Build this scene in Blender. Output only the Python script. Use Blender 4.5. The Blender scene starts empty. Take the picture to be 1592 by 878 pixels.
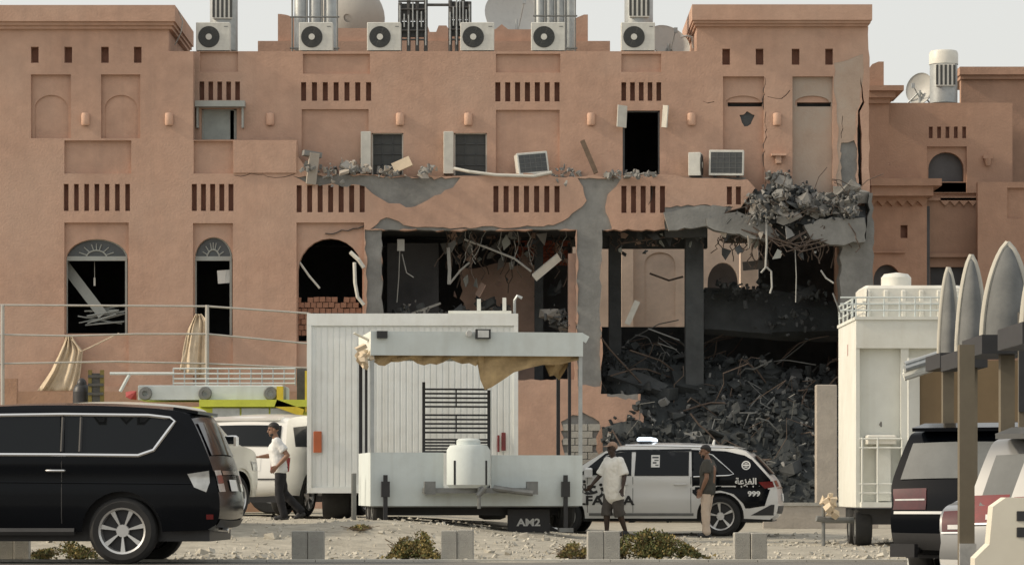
import bpy, bmesh, math, random
from mathutils import Vector, Matrix, Euler
from mathutils.geometry import delaunay_2d_cdt
sc = bpy.context.scene
R = math.radians
PI = math.pi
# ---------------------------------------------------------------- camera, world, sun, exposure
F = 4800.0      # focal length in photograph pixels
H = 0.9         # camera height
cd = bpy.data.cameras.new('camera'); cam = bpy.data.objects.new('camera', cd)
sc.collection.objects.link(cam)
cam.location = (0, 0, H); cam.rotation_euler = (R(90), 0, 0)
cd.sensor_width = 36.0; cd.lens = F / 1592 * 36.0; cd.shift_y = 320 / 1592; cd.shift_x = 0
cd.clip_start = 0.5; cd.clip_end = 3000
sc.camera = cam
SUN_EL, SUN_OFF = 32.0, 6.0          # elevation; degrees in front of the facade plane, from the left
w = bpy.data.worlds.new('World'); sc.world = w; w.use_nodes = True
nt = w.node_tree
sky = nt.nodes.new('ShaderNodeTexSky'); sky.sky_type = 'NISHITA'; sky.sun_disc = False
sky.sun_elevation = R(SUN_EL); sky.sun_rotation = R(270 - SUN_OFF)
sky.air_density = 0.9; sky.dust_density = 5.0; sky.ozone_density = 0.6; sky.altitude = 0
bg = nt.nodes['Background']; bg.inputs['Strength'].default_value = 0.05
nt.links.new(sky.outputs[0], bg.inputs[0])
# dust haze: an even pale veil over the whole sky dome, added to the clear sky
bg2 = nt.nodes.new('ShaderNodeBackground'); bg2.inputs['Color'].default_value = (1.0, .975, .90, 1); bg2.inputs['Strength'].default_value = 0.68
ads = nt.nodes.new('ShaderNodeAddShader'); nt.links.new(bg.outputs[0], ads.inputs[0]); nt.links.new(bg2.outputs[0], ads.inputs[1])
nt.links.new(ads.outputs[0], nt.nodes['World Output'].inputs['Surface'])
sd = bpy.data.lights.new('sun', 'SUN'); sd.energy = 2.6; sd.angle = R(3.0); sd.color = (1.0, 0.86, 0.66)
so = bpy.data.objects.new('sun', sd); sc.collection.objects.link(so)
a_ = R(SUN_OFF); e_ = R(SUN_EL)
tosun = Vector((-math.cos(a_) * math.cos(e_), -math.sin(a_) * math.cos(e_), math.sin(e_)))
so.rotation_euler = tosun.to_track_quat('Z', 'Y').to_euler(); so.location = (-20, -5, 40)
sc.view_settings.view_transform = 'Standard'; sc.view_settings.look = 'None'
sc.view_settings.exposure = 0.0; sc.view_settings.gamma = 1.0
sc.view_settings.use_curve_mapping = False

# ---------------------------------------------------------------- helpers
COL = sc.collection
rng = random.Random(7)
def P(px, py, Y): return Vector(((px - 796) * Y / F, Y, H + (759 - py) * Y / F))
def X_(px, Y): return (px - 796) * Y / F
def Z_(py, Y): return H + (759 - py) * Y / F
def sm(a, b, t):
    t = min(1, max(0, (t - a) / (b - a))); return t * t * (3 - 2 * t)

_h = [[rng.random() for _ in range(64)] for _ in range(64)]
def vnoise(x, y):
    i, j = math.floor(x), math.floor(y); u, v = x - i, y - j
    u = u * u * (3 - 2 * u); v = v * v * (3 - 2 * v)
    g = lambda a, b: _h[a % 64][b % 64]
    return (g(i, j) * (1 - u) + g(i + 1, j) * u) * (1 - v) + (g(i, j + 1) * (1 - u) + g(i + 1, j + 1) * u) * v
def gbase(x, y):
    z = 0.36 * sm(44, 50, y) * sm(2.6, -2.9, x)
    z += -0.36 * sm(36.2, 28, y)
    return z
def gz(x, y):
    z = gbase(x, y)
    k = sm(37.2, 38.2, y) * sm(75, 60, y)
    z += k * (0.10 * (vnoise(x * .55 + 3, y * .28) - .5) + 0.05 * (vnoise(x * 1.9, y * 1.1 + 9) - .5))
    return z

class MB:
    def __init__(s): s.v = []; s.f = []; s.m = []; s.cur = 0
    def add(s, vs, fs):
        o = len(s.v); s.v += [tuple(p) for p in vs]
        for f in fs: s.f.append(tuple(i + o for i in f)); s.m.append(s.cur)
        return s
    def box(s, x0, y0, z0, x1, y1, z1):
        return s.add([(x0,y0,z0),(x1,y0,z0),(x1,y1,z0),(x0,y1,z0),(x0,y0,z1),(x1,y0,z1),(x1,y1,z1),(x0,y1,z1)],
              [(0,3,2,1),(4,5,6,7),(0,1,5,4),(1,2,6,5),(2,3,7,6),(3,0,4,7)])
    def rbox(s, x0, y0, z0, x1, y1, z1, b=.02):
        # box with chamfered vertical and top edges
        p = [(x0+b,y0),(x1-b,y0),(x1,y0+b),(x1,y1-b),(x1-b,y1),(x0+b,y1),(x0,y1-b),(x0,y0+b)]
        q = [(x0+2*b,y0+b),(x1-2*b,y0+b),(x1-b,y0+2*b),(x1-b,y1-2*b),(x1-2*b,y1-b),(x0+2*b,y1-b),(x0+b,y1-2*b),(x0+b,y0+2*b)]
        vs = [(a,c,z0) for a,c in p] + [(a,c,z1-b) for a,c in p] + [(a,c,z1) for a,c in q]
        fs = [tuple(range(7,-1,-1)), tuple(range(16,24))]
        for i in range(8):
            j = (i+1)%8; fs += [(i,j,8+j,8+i),(8+i,8+j,16+j,16+i)]
        return s.add(vs, fs)
    def obox(s, c, size, rot=(0,0,0)):
        M = Euler(rot).to_matrix(); c = Vector(c); hx,hy,hz = [a/2 for a in size]
        vs = [c + M @ Vector((x,y,z)) for z in (-hz,hz) for x,y in ((-hx,-hy),(hx,-hy),(hx,hy),(-hx,hy))]
        return s.add(vs, [(0,3,2,1),(4,5,6,7),(0,1,5,4),(1,2,6,5),(2,3,7,6),(3,0,4,7)])
    def cyl(s, p, q, r0, r1=None, n=10, caps=True):
        p, q = Vector(p), Vector(q); r1 = r0 if r1 is None else r1
        d = q - p
        if d.length < 1e-6: return s
        M = d.to_track_quat('Z','Y').to_matrix()
        vs = [p + M @ Vector((r0*math.cos(2*PI*i/n), r0*math.sin(2*PI*i/n), 0)) for i in range(n)]
        vs += [q + M @ Vector((r1*math.cos(2*PI*i/n), r1*math.sin(2*PI*i/n), 0)) for i in range(n)]
        fs = [(i,(i+1)%n,n+(i+1)%n,n+i) for i in range(n)]
        if caps: fs += [tuple(range(n-1,-1,-1)), tuple(range(n,2*n))]
        return s.add(vs, fs)
    def tube(s, pts, r, n=6, r1=None):
        pts = [Vector(p) for p in pts]; k = len(pts); vs = []; fs = []
        up = None
        for i, p in enumerate(pts):
            d = (pts[min(i+1,k-1)] - pts[max(i-1,0)])
            if d.length < 1e-9: d = Vector((0,0,1))
            d.normalize()
            if up is None: up = Vector((0,0,1)) if abs(d.z) < .9 else Vector((1,0,0))
            a = d.cross(up)
            if a.length < 1e-4: a = d.cross(Vector((0.3,1,0.2)))
            a.normalize(); b = a.cross(d); up = b
            rr = r if r1 is None else r + (r1-r)*i/(k-1)
            vs += [p + a*rr*math.cos(2*PI*j/n) + b*rr*math.sin(2*PI*j/n) for j in range(n)]
        for i in range(k-1):
            for j in range(n): fs.append((i*n+j, i*n+(j+1)%n, (i+1)*n+(j+1)%n, (i+1)*n+j))
        fs += [tuple(range(n-1,-1,-1)), tuple(range((k-1)*n, k*n))]
        return s.add(vs, fs)
    def lathe(s, c, prof, n=24, axis='z', arc=2*PI, a0=0):
        c = Vector(c); vs = []; fs = []; full = abs(arc-2*PI) < 1e-6; m = n if full else n+1
        for r, h in prof:
            for i in range(m):
                t = a0 + arc*i/n; a, b = r*math.cos(t), r*math.sin(t)
                d = {'z':(a,b,h),'y':(a,h,b),'x':(h,a,b)}[axis]; vs.append(c + Vector(d))
        for k in range(len(prof)-1):
            for i in range(n):
                j = (i+1)%m if full else i+1
                fs.append((k*m+i, k*m+j, (k+1)*m+j, (k+1)*m+i))
        return s.add(vs, fs)
    def ball(s, c, r, nu=12, nv=8, rot=(0,0,0)):
        if not hasattr(r, '__len__'): r = (r,r,r)
        M = Euler(rot).to_matrix(); c = Vector(c); vs = []; fs = []
        for i in range(nv+1):
            th = PI*i/nv
            for j in range(nu):
                ph = 2*PI*j/nu
                vs.append(c + M @ Vector((r[0]*math.sin(th)*math.cos(ph), r[1]*math.sin(th)*math.sin(ph), r[2]*math.cos(th))))
        for i in range(nv):
            for j in range(nu): fs.append((i*nu+j,(i+1)*nu+j,(i+1)*nu+(j+1)%nu,i*nu+(j+1)%nu))
        return s.add(vs, fs)
    def prism(s, pts, a, b, plane='xz'):
        n = len(pts)
        mk = {'xz':lambda p,h:(p[0],h,p[1]),'xy':lambda p,h:(p[0],p[1],h),'yz':lambda p,h:(h,p[0],p[1])}[plane]
        vs = [mk(p,a) for p in pts] + [mk(p,b) for p in pts]
        fs = [tuple(range(n)), tuple(range(2*n-1,n-1,-1))] + [(i,n+i,n+(i+1)%n,(i+1)%n) for i in range(n)]
        return s.add(vs, fs)
    def chunk(s, c, size, rot, t):
        V, Fc = HULLS[t % len(HULLS)]; M = Euler(rot).to_matrix(); c = Vector(c)
        return s.add([c + M @ Vector((p[0]*size[0], p[1]*size[1], p[2]*size[2])) for p in V], Fc)
    def caps(s, p, q, r0, r1=None, n=12):
        r1 = r0 if r1 is None else r1
        s.cyl(p, q, r0, r1, n); s.ball(p, r0, n, 8); s.ball(q, r1, n, 8); return s
    def mesh(s, name, mats, smooth=None):
        me = bpy.data.meshes.new(name); me.from_pydata(s.v, [], s.f)
        for m in (mats if isinstance(mats, (list,tuple)) else [mats]): me.materials.append(m)
        if any(s.m): me.polygons.foreach_set('material_index', s.m)
        me.update()
        if smooth is not None:
            bm = bmesh.new(); bm.from_mesh(me)
            bmesh.ops.remove_doubles(bm, verts=bm.verts, dist=1e-4)
            bmesh.ops.recalc_face_normals(bm, faces=bm.faces); bm.to_mesh(me); bm.free()
            me.polygons.foreach_set('use_smooth', [True]*len(me.polygons)); me.set_sharp_from_angle(angle=R(smooth))
        return me
    def build(s, name, mats, parent=None, smooth=None, loc=None, rot=None):
        return obj(name, s.mesh(name, mats, smooth), parent, loc, rot)
def obj(name, me, parent=None, loc=None, rot=None):
    o = bpy.data.objects.new(name, me); COL.objects.link(o); o.parent = parent
    if loc is not None: o.location = loc
    if rot is not None: o.rotation_euler = rot
    return o
def empty(name, loc=(0,0,0), rz=0, label=None, cat=None, group=None):
    o = bpy.data.objects.new(name, None); COL.objects.link(o); o.location = loc; o.rotation_euler = (0,0,rz)
    o.empty_display_size = .2
    if label: tag(o, label, cat, group)
    return o
def tag(o, label=None, cat=None, group=None, kind=None):
    if label: o['label'] = label
    if cat: o['category'] = cat
    if group: o['group'] = group
    if kind: o['kind'] = kind
    return o
def kids(o): return [c for c in bpy.data.objects if c.parent == o]
def copy_tree(o, parent=None, loc=None, rot=None):
    c = o.copy(); COL.objects.link(c); c.parent = parent
    if loc is not None: c.location = loc
    if rot is not None: c.rotation_euler = rot
    for ch in kids(o): copy_tree(ch, c)
    return c
# convex rubble templates
HULLS = []
for _t in range(14):
    bm = bmesh.new()
    if _t % 2:
        for v in ((a,b,c) for a in (-.5,.5) for b in (-.5,.5) for c in (-.5,.5)):
            bm.verts.new(Vector([q*rng.uniform(.62,1) for q in v]))
    for _ in range(0 if _t % 2 else 9):
        v = Vector((rng.uniform(-1,1), rng.uniform(-1,1), rng.uniform(-1,1)))
        v *= .5 / max(abs(v.x), abs(v.y), abs(v.z)) * rng.uniform(.75, 1)
        bm.verts.new(v)
    bmesh.ops.convex_hull(bm, input=bm.verts)
    for v in [v for v in bm.verts if not v.link_faces]: bm.verts.remove(v)
    bm.verts.index_update()
    HULLS.append(([tuple(v.co) for v in bm.verts], [tuple(v.index for v in f.verts) for f in bm.faces])); bm.free()

# ---------------------------------------------------------------- materials
def mat(name, col, rough=.75, metal=0., var=.12, scale=3., bump=0., bscale=60., coat=0., spec=.5, tint=None, tamt=.35, tscale=.6, emit=None):
    m = bpy.data.materials.new(name); m.use_nodes = True; n = m.node_tree.nodes; l = m.node_tree.links
    b = n['Principled BSDF']; b.inputs['Roughness'].default_value = rough; b.inputs['Metallic'].default_value = metal
    b.inputs['Specular IOR Level'].default_value = spec
    if coat: b.inputs['Coat Weight'].default_value = coat; b.inputs['Coat Roughness'].default_value = .06
    c = tuple(col) + (1,)
    tc = n.new('ShaderNodeTexCoord'); src = tc.outputs['Object']
    b.inputs['Base Color'].default_value = c
    last = None
    if var:
        no = n.new('ShaderNodeTexNoise'); no.inputs['Scale'].default_value = scale; no.inputs['Detail'].default_value = 7; no.inputs['Roughness'].default_value = .65
        l.new(src, no.inputs['Vector'])
        r = n.new('ShaderNodeValToRGB'); r.color_ramp.elements[0].position = .3; r.color_ramp.elements[1].position = .7
        r.color_ramp.elements[0].color = tuple(x*(1-var) for x in col) + (1,); r.color_ramp.elements[1].color = tuple(min(1,x*(1+var)) for x in col) + (1,)
        l.new(no.outputs['Fac'], r.inputs['Fac']); last = r.outputs['Color']
    if tint:
        no2 = n.new('ShaderNodeTexNoise'); no2.inputs['Scale'].default_value = tscale; no2.inputs['Detail'].default_value = 9; no2.inputs['Roughness'].default_value = .7
        l.new(src, no2.inputs['Vector'])
        mr = n.new('ShaderNodeMapRange'); mr.inputs[1].default_value = .46; mr.inputs[2].default_value = .72; mr.inputs[4].default_value = tamt
        l.new(no2.outputs['Fac'], mr.inputs[0])
        mx = n.new('ShaderNodeMix'); mx.data_type = 'RGBA'; l.new(mr.outputs[0], mx.inputs[0])
        if last: l.new(last, mx.inputs[6])
        else: mx.inputs[6].default_value = c
        mx.inputs[7].default_value = tuple(tint) + (1,); last = mx.outputs[2]
    if last: l.new(last, b.inputs['Base Color'])
    if bump:
        nb = n.new('ShaderNodeTexNoise'); nb.inputs['Scale'].default_value = bscale; nb.inputs['Detail'].default_value = 6
        l.new(src, nb.inputs['Vector'])
        bp = n.new('ShaderNodeBump'); bp.inputs['Strength'].default_value = bump; bp.inputs['Distance'].default_value = .02
        l.new(nb.outputs['Fac'], bp.inputs['Height']); l.new(bp.outputs[0], b.inputs['Normal'])
    if emit: b.inputs['Emission Color'].default_value = tuple(emit[:3]) + (1,); b.inputs['Emission Strength'].default_value = emit[3]
    return m
def stain_mat(name, col, dark, pale, bump=.45, var=.11):
    """weathered plaster: blotches, vertical run marks, fine grain"""
    m = mat(name, col, .9, var=var, scale=2.6, bump=bump, bscale=16, tint=dark, tamt=.42, tscale=.7, spec=.2)
    n = m.node_tree.nodes; l = m.node_tree.links; b = n['Principled BSDF']
    old = b.inputs['Base Color'].links[0].from_socket
    tc = n.new('ShaderNodeTexCoord'); mp = n.new('ShaderNodeMapping'); mp.inputs['Scale'].default_value = (3.2, 1, .16)
    l.new(tc.outputs['Object'], mp.inputs[0])
    no = n.new('ShaderNodeTexNoise'); no.inputs['Scale'].default_value = 1.6; no.inputs['Detail'].default_value = 6; l.new(mp.outputs[0], no.inputs['Vector'])
    mr = n.new('ShaderNodeMapRange'); mr.inputs[1].default_value = .5; mr.inputs[2].default_value = .78; mr.inputs[4].default_value = .30; l.new(no.outputs['Fac'], mr.inputs[0])
    mx = n.new('ShaderNodeMix'); mx.data_type = 'RGBA'; l.new(mr.outputs[0], mx.inputs[0]); l.new(old, mx.inputs[6]); mx.inputs[7].default_value = tuple(dark) + (1,)
    no3 = n.new('ShaderNodeTexNoise'); no3.inputs['Scale'].default_value = .33; no3.inputs['Detail'].default_value = 8; l.new(tc.outputs['Object'], no3.inputs['Vector'])
    mr3 = n.new('ShaderNodeMapRange'); mr3.inputs[1].default_value = .48; mr3.inputs[2].default_value = .68; mr3.inputs[4].default_value = .45; l.new(no3.outputs['Fac'], mr3.inputs[0])
    mx3 = n.new('ShaderNodeMix'); mx3.data_type = 'RGBA'; l.new(mr3.outputs[0], mx3.inputs[0]); l.new(mx.outputs[2], mx3.inputs[6]); mx3.inputs[7].default_value = tuple(pale) + (1,)
    l.new(mx3.outputs[2], b.inputs['Base Color'])
    return m
M = {}
M['plaster'] = stain_mat('salmon plaster', (.49,.318,.238), (.345,.235,.185), (.53,.385,.305))
M['plaster2'] = stain_mat('orange plaster', (.435,.272,.195), (.325,.205,.15), (.45,.30,.225))
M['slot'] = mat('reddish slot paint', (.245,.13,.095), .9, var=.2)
M['concrete'] = mat('bare concrete', (.235,.235,.225), .92, var=.22, scale=1.6, bump=.5, bscale=14, tint=(.12,.12,.118), tamt=.6, tscale=.9)
M['palecon'] = mat('pale render coat', (.40,.36,.31), .92, var=.16, scale=2, bump=.4, bscale=18, tint=(.28,.26,.24), tamt=.5)
M['dusty'] = mat('dust greyed plaster', (.42,.325,.26), .92, var=.14, scale=1.4, bump=.4, bscale=14, tint=(.36,.33,.29), tamt=.8, tscale=.7)
M['skyglass'] = mat('rear glass with painted sky reflection', (.13,.14,.14), .2, var=.2, scale=2, spec=.5)  # grey base colour stands in for bright sky reflected in the glass
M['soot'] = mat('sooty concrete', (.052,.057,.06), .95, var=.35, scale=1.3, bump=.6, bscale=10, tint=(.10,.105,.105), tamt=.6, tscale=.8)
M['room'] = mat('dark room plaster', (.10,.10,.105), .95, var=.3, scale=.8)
M['inner'] = mat('inner salmon plaster', (.42,.29,.23), .92, var=.2, scale=1.2, tint=(.22,.18,.16), tamt=.7, tscale=.8)
M['yard'] = mat('courtyard plaster', (.60,.48,.39), .92, var=.14, scale=1.2, tint=(.36,.29,.25), tamt=.5, tscale=.8)
M['brick'] = mat('red hollow brick', (.30,.085,.05), .92, var=.25, scale=3)
M['sandbrick'] = mat('brown stone', (.26,.13,.085), .95, var=.3, scale=2, bump=.5, bscale=9)
M['block'] = mat('concrete block', (.37,.36,.325), .95, var=.16, scale=5, bump=.7, bscale=70, tint=(.36,.34,.30), tamt=.5, tscale=3)
M['kerb'] = mat('pale kerb concrete', (.52,.51,.46), .9, var=.15, scale=4, tint=(.38,.36,.30), tamt=.6, tscale=2)
M['glass'] = mat('dark glass', (.008,.010,.012), .06, var=0, spec=.24)
M['dustglass'] = mat('dusty glass', (.06,.07,.075), .25, var=.3, scale=4, spec=.6)
M['paleglass'] = mat('boarded pane', (.30,.335,.32), .35, var=.2, scale=2)
M['frame'] = mat('grey green aluminium', (.34,.36,.34), .5, var=.1)
M['pale'] = mat('pale louvre paint', (.55,.54,.49), .6, var=.14)
M['acwhite'] = mat('weathered white casing', (.60,.60,.56), .5, var=.10, scale=5, tint=(.38,.36,.31), tamt=.4, tscale=3)
M['grille'] = mat('dark fan grille', (.055,.058,.056), .55, var=.2)
M['coil'] = mat('condenser coil', (.075,.08,.082), .5, metal=.3, var=.2, scale=9)
M['tankw'] = mat('white tank plastic', (.70,.69,.63), .45, var=.08, tint=(.48,.44,.36), tamt=.4, tscale=2)
M['galv'] = mat('galvanised sheet', (.40,.42,.42), .45, metal=.35, var=.15, scale=6)
M['pipe'] = mat('dark pipework', (.07,.068,.065), .55, var=.3, scale=8)
M['dish'] = mat('dish grey', (.50,.50,.475), .5, var=.12, scale=3, tint=(.30,.29,.27), tamt=.5, tscale=3)
M['lampskin'] = mat('terracotta lamp', (.58,.37,.27), .7, var=.08)
M['cream'] = mat('cream cloth', (.60,.50,.37), .95, var=.14, scale=4, tint=(.40,.33,.24), tamt=.4)
M['canvas'] = mat('tan canvas', (.40,.29,.155), .95, var=.25, scale=5, tint=(.22,.16,.09), tamt=.6, tscale=2, bump=.5, bscale=12)
M['rebar'] = mat('rusted rebar', (.10,.075,.06), .85, var=.3, scale=12)
M['wire'] = mat('pale cable', (.36,.36,.34), .7, var=.15)
M['rubble'] = mat('rubble grey', (.205,.20,.188), .95, var=.45, scale=1.1, bump=.6, bscale=16)
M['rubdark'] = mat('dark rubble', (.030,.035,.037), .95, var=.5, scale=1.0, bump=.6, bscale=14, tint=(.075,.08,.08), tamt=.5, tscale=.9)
M['steelrail'] = mat('grey rail paint', (.42,.40,.37), .6, metal=.2, var=.12)
M['gravel'] = mat('sand gravel', (.325,.30,.245), .97, var=.32, scale=3.5, bump=1., bscale=26, tint=(.45,.42,.35), tamt=.8, tscale=1.1)
M['stone'] = mat('limestone chips', (.43,.405,.345), .95, var=.35, scale=2.0)
M['asphalt'] = mat('grey asphalt', (.145,.138,.127), .93, var=.2, scale=6, bump=.4, bscale=120, tint=(.24,.22,.19), tamt=.6, tscale=.9)
M['whitep'] = stain_mat('white sheet metal', (.80,.825,.81), (.52,.50,.43), (.82,.85,.84), .08, .05)
M['trailer'] = stain_mat('white trailer paint', (.60,.655,.65), (.40,.40,.36), (.66,.70,.69), .08, .06)
M['cabin'] = stain_mat('cream cabin wall', (.69,.70,.65), (.50,.47,.39), (.72,.72,.67), .1, .05)
M['blackst'] = mat('black steel', (.022,.022,.024), .45, var=.2, scale=8)
M['greyst'] = mat('grey steel', (.19,.195,.19), .55, metal=.3, var=.2, scale=6)
M['rubber'] = mat('tyre rubber', (.022,.022,.022), .85, var=.2, scale=9)
M['alloy'] = mat('alloy wheel', (.58,.58,.57), .3, metal=.7, var=.06)
M['chrome'] = mat('chrome', (.78,.78,.77), .14, metal=1., var=0)
M['carblack'] = mat('black car paint', (.003,.004,.006), .14, var=0, spec=.16)
M['carwhite'] = mat('white car paint', (.70,.70,.68), .28, var=.03, coat=.6, tint=(.55,.52,.46), tamt=.25, tscale=1.5)
M['carcream'] = mat('dusty white car paint', (.70,.67,.58), .32, var=.03, coat=.5, tint=(.56,.51,.41), tamt=.4, tscale=1.5)
M['carsilver'] = mat('silver car paint', (.25,.255,.255), .3, metal=.45, var=.04, coat=.6)
M['redlamp'] = mat('red lamp lens', (.16,.006,.008), .12, var=.3, scale=8, spec=.7)
M['darkred'] = mat('maroon lamp lens', (.07,.008,.011), .12, var=.3, scale=9, spec=.7)
M['clearlamp'] = mat('clear lamp lens', (.55,.55,.53), .12, metal=.35, var=.18, scale=9)
M['orangel'] = mat('orange reflector', (.42,.11,.04), .35, var=.15)
M['cladding'] = mat('black plastic trim', (.03,.03,.031), .6, var=.2)
M['decal'] = mat('black decal', (.015,.015,.016), .4, var=0)
M['decalw'] = mat('white decal', (.75,.75,.72), .5, var=0)
M['beacon'] = mat('lit beacon', (.75,.85,.95), .3, var=0, emit=(.8,.9,1., 1.6))
M['lime'] = mat('lime yellow paint', (.52,.56,.06), .4, var=.12, scale=4)
M['yellow'] = mat('yellow paint', (.62,.47,.03), .45, var=.15, scale=5)
M['mast'] = mat('grimy mast paint', (.16,.125,.03), .6, var=.3, scale=6)
M['redp'] = mat('red paint', (.33,.04,.035), .45, var=.2)
M['shade'] = mat('grey shade fabric', (.14,.145,.143), .9, var=.15, scale=3, tint=(.27,.265,.25), tamt=.4, tscale=1.5)
M['shadehem'] = mat('pale shade hem', (.47,.45,.39), .9, var=.12)
M['tanwall'] = mat('tan wall', (.22,.155,.085), .9, var=.12, scale=1.5)
M['post'] = mat('tan steel post', (.15,.125,.085), .6, var=.15, scale=3)
M['barrier'] = mat('cream barrier', (.70,.66,.55), .6, var=.06, tint=(.55,.48,.36), tamt=.4)
M['wood'] = mat('weathered plank', (.12,.085,.06), .9, var=.25, scale=6)
M['darkwood'] = mat('charred board', (.075,.07,.066), .9, var=.3, scale=6)
M['shrub'] = mat('dry shrub leaves', (.21,.16,.055), .9, var=.45, scale=4)
M['shrub2'] = mat('green shrub leaves', (.095,.105,.035), .9, var=.4, scale=4)
M['twig'] = mat('twig', (.14,.10,.06), .9, var=.2)
M['skin1'] = mat('brown skin', (.23,.125,.08), .55, var=.08)
M['skin2'] = mat('dark skin', (.045,.026,.018), .5, var=.1)
M['hair'] = mat('black hair', (.014,.012,.011), .6, var=.2, scale=30)
M['tee_white'] = mat('white cotton', (.78,.77,.72), .95, var=.05, scale=6, bump=.12, bscale=9)
M['tee_grey'] = mat('white grey cotton', (.66,.67,.67), .95, var=.05, scale=6, bump=.12, bscale=9)
M['tee_dark'] = mat('charcoal cotton', (.062,.060,.052), .95, var=.15, scale=6, bump=.12, bscale=9)
M['trou_black'] = mat('black trousers', (.014,.014,.017), .9, var=.2, scale=8)
M['trou_cream'] = mat('cream trousers', (.56,.46,.37), .95, var=.08, scale=5, bump=.4, bscale=10)
M['trou_grey'] = mat('dark grey shorts', (.075,.068,.062), .95, var=.2, scale=6, bump=.4, bscale=10)
M['cap'] = mat('tan cap', (.33,.22,.16), .9, var=.2, scale=9)
M['shoe'] = mat('dark shoe', (.03,.03,.032), .7, var=.2)
M['slab'] = mat('roof slab', (.28,.25,.22), .95, var=.15)
# ---------------------------------------------------------------- ground
def frange(a, b, s):
    n = max(1, round((b - a) / s)); return [a + (b - a) * i / n for i in range(n)]
def sheet(name, xs, ys, zf, m, lift=0):
    me = MB(); nx, ny = len(xs), len(ys)
    me.v = [(x, y, zf(x, y) + lift) for y in ys for x in xs]
    me.f = [(j*nx+i, j*nx+i+1, (j+1)*nx+i+1, (j+1)*nx+i) for j in range(ny-1) for i in range(nx-1)]; me.m = [0]*len(me.f)
    o = me.build(name, m); o.data.polygons.foreach_set('use_smooth', [True]*len(o.data.polygons)); return o
gxs = [-1500,-500,-150,-60,-35,-22] + frange(-15,15,.33) + [15,22,35,60,150,500,1500]
gys = [-400,-100,-20,0,10] + frange(16,37,1.0) + frange(37,62,.33) + frange(62,80,2) + [80,100,150,400,900,2500]
g = sheet('ground', gxs, gys, gz, M['gravel']); tag(g, 'pale sandy gravel ground of the open lot', 'ground', kind='structure')
rd = sheet('road', [-200,-60,-22] + frange(-15,15,.5) + [15,22,60,200], [6,12,18] + frange(22,37.9,.8) + [37.9], gbase, M['asphalt'], .006)
tag(rd, 'grey asphalt road edge along the gravel lot', 'road', kind='structure')

kb = MB()
kxs = frange(-15,15,.6)
for a, b in zip(kxs, kxs[1:]):
    z_ = gbase((a+b)/2, 37.9); kb.box(a+.004, 37.72, z_-.1, b-.004, 37.88, z_+.035)
tag(kb.build('kerb', M['kerb']), 'pale flush concrete kerb between road and gravel', 'kerb', kind='structure')
# stones: small limestone chips over the lot (one mass) and larger loose stones
r2 = random.Random(21)
st = MB()
for i in range(5200):
    y = 38.0 + 22 * r2.random() ** 1.6; x = r2.uniform(-1, 1) * (y * .172 + .4)
    if vnoise(x * .8 + 5, y * .35) < .36 and r2.random() < .7: continue
    s = r2.uniform(.012, .05) * (1.6 if r2.random() < .08 else 1)
    st.chunk((x, y, gz(x, y) + s * .15), (s * r2.uniform(1, 1.8), s * r2.uniform(1, 1.6), s), (r2.random(), r2.random(), r2.random()*6), i)
tag(st.build('gravel', M['stone']), 'small pale stone chips scattered over the gravel lot', 'gravel', kind='stuff')
for i in range(26):
    y = r2.uniform(38.3, 50); x = r2.uniform(-.95, .95) * y * .16
    s = r2.uniform(.07, .15)
    m_ = MB().chunk((0, 0, s * .2), (s * 1.5, s * 1.2, s * .9), (r2.random(), r2.random(), 0), i)
    o = m_.build('stone', M['stone'], loc=(x, y, gz(x, y)), rot=(0, 0, r2.random() * 6))
    tag(o, 'fist sized pale limestone lying loose on the gravel', 'stone', 'loose stones on the gravel')

# ---------------------------------------------------------------- relief walls
def inside(p, poly):
    x, y = p; c = False; j = len(poly) - 1
    for i in range(len(poly)):
        xi, yi = poly[i]; xj, yj = poly[j]
        if (yi > y) != (yj > y) and x < (xj - xi) * (y - yi) / (yj - yi) + xi: c = not c
        j = i
    return c
def rect(x0, x1, y0, y1): return [(x0, y0), (x1, y0), (x1, y1), (x0, y1)]
def arch(x0, x1, top, spring, bot, n=12):
    c = (x0 + x1) / 2; a = (x1 - x0) / 2; b = spring - top
    return [(x0, bot)] + [(c - a * math.cos(PI * i / n), spring - b * math.sin(PI * i / n)) for i in range(n + 1)] + [(x1, bot)]
def jag(poly, step=9, amp=3.5, seed=1, closed=True):
    r = random.Random(seed); out = []
    n = len(poly)
    for i in range(n if closed else n - 1):
        a, b = poly[i], poly[(i + 1) % n]; L = math.hypot(b[0]-a[0], b[1]-a[1]); k = max(1, int(L / step))
        out.append(a)
        for j in range(1, k):
            t = (j + r.uniform(-.3, .3)) / k
            out.append((a[0] + (b[0]-a[0]) * t + r.uniform(-amp, amp), a[1] + (b[1]-a[1]) * t + r.uniform(-amp, amp)))
    if not closed: out.append(poly[-1])
    return out
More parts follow.
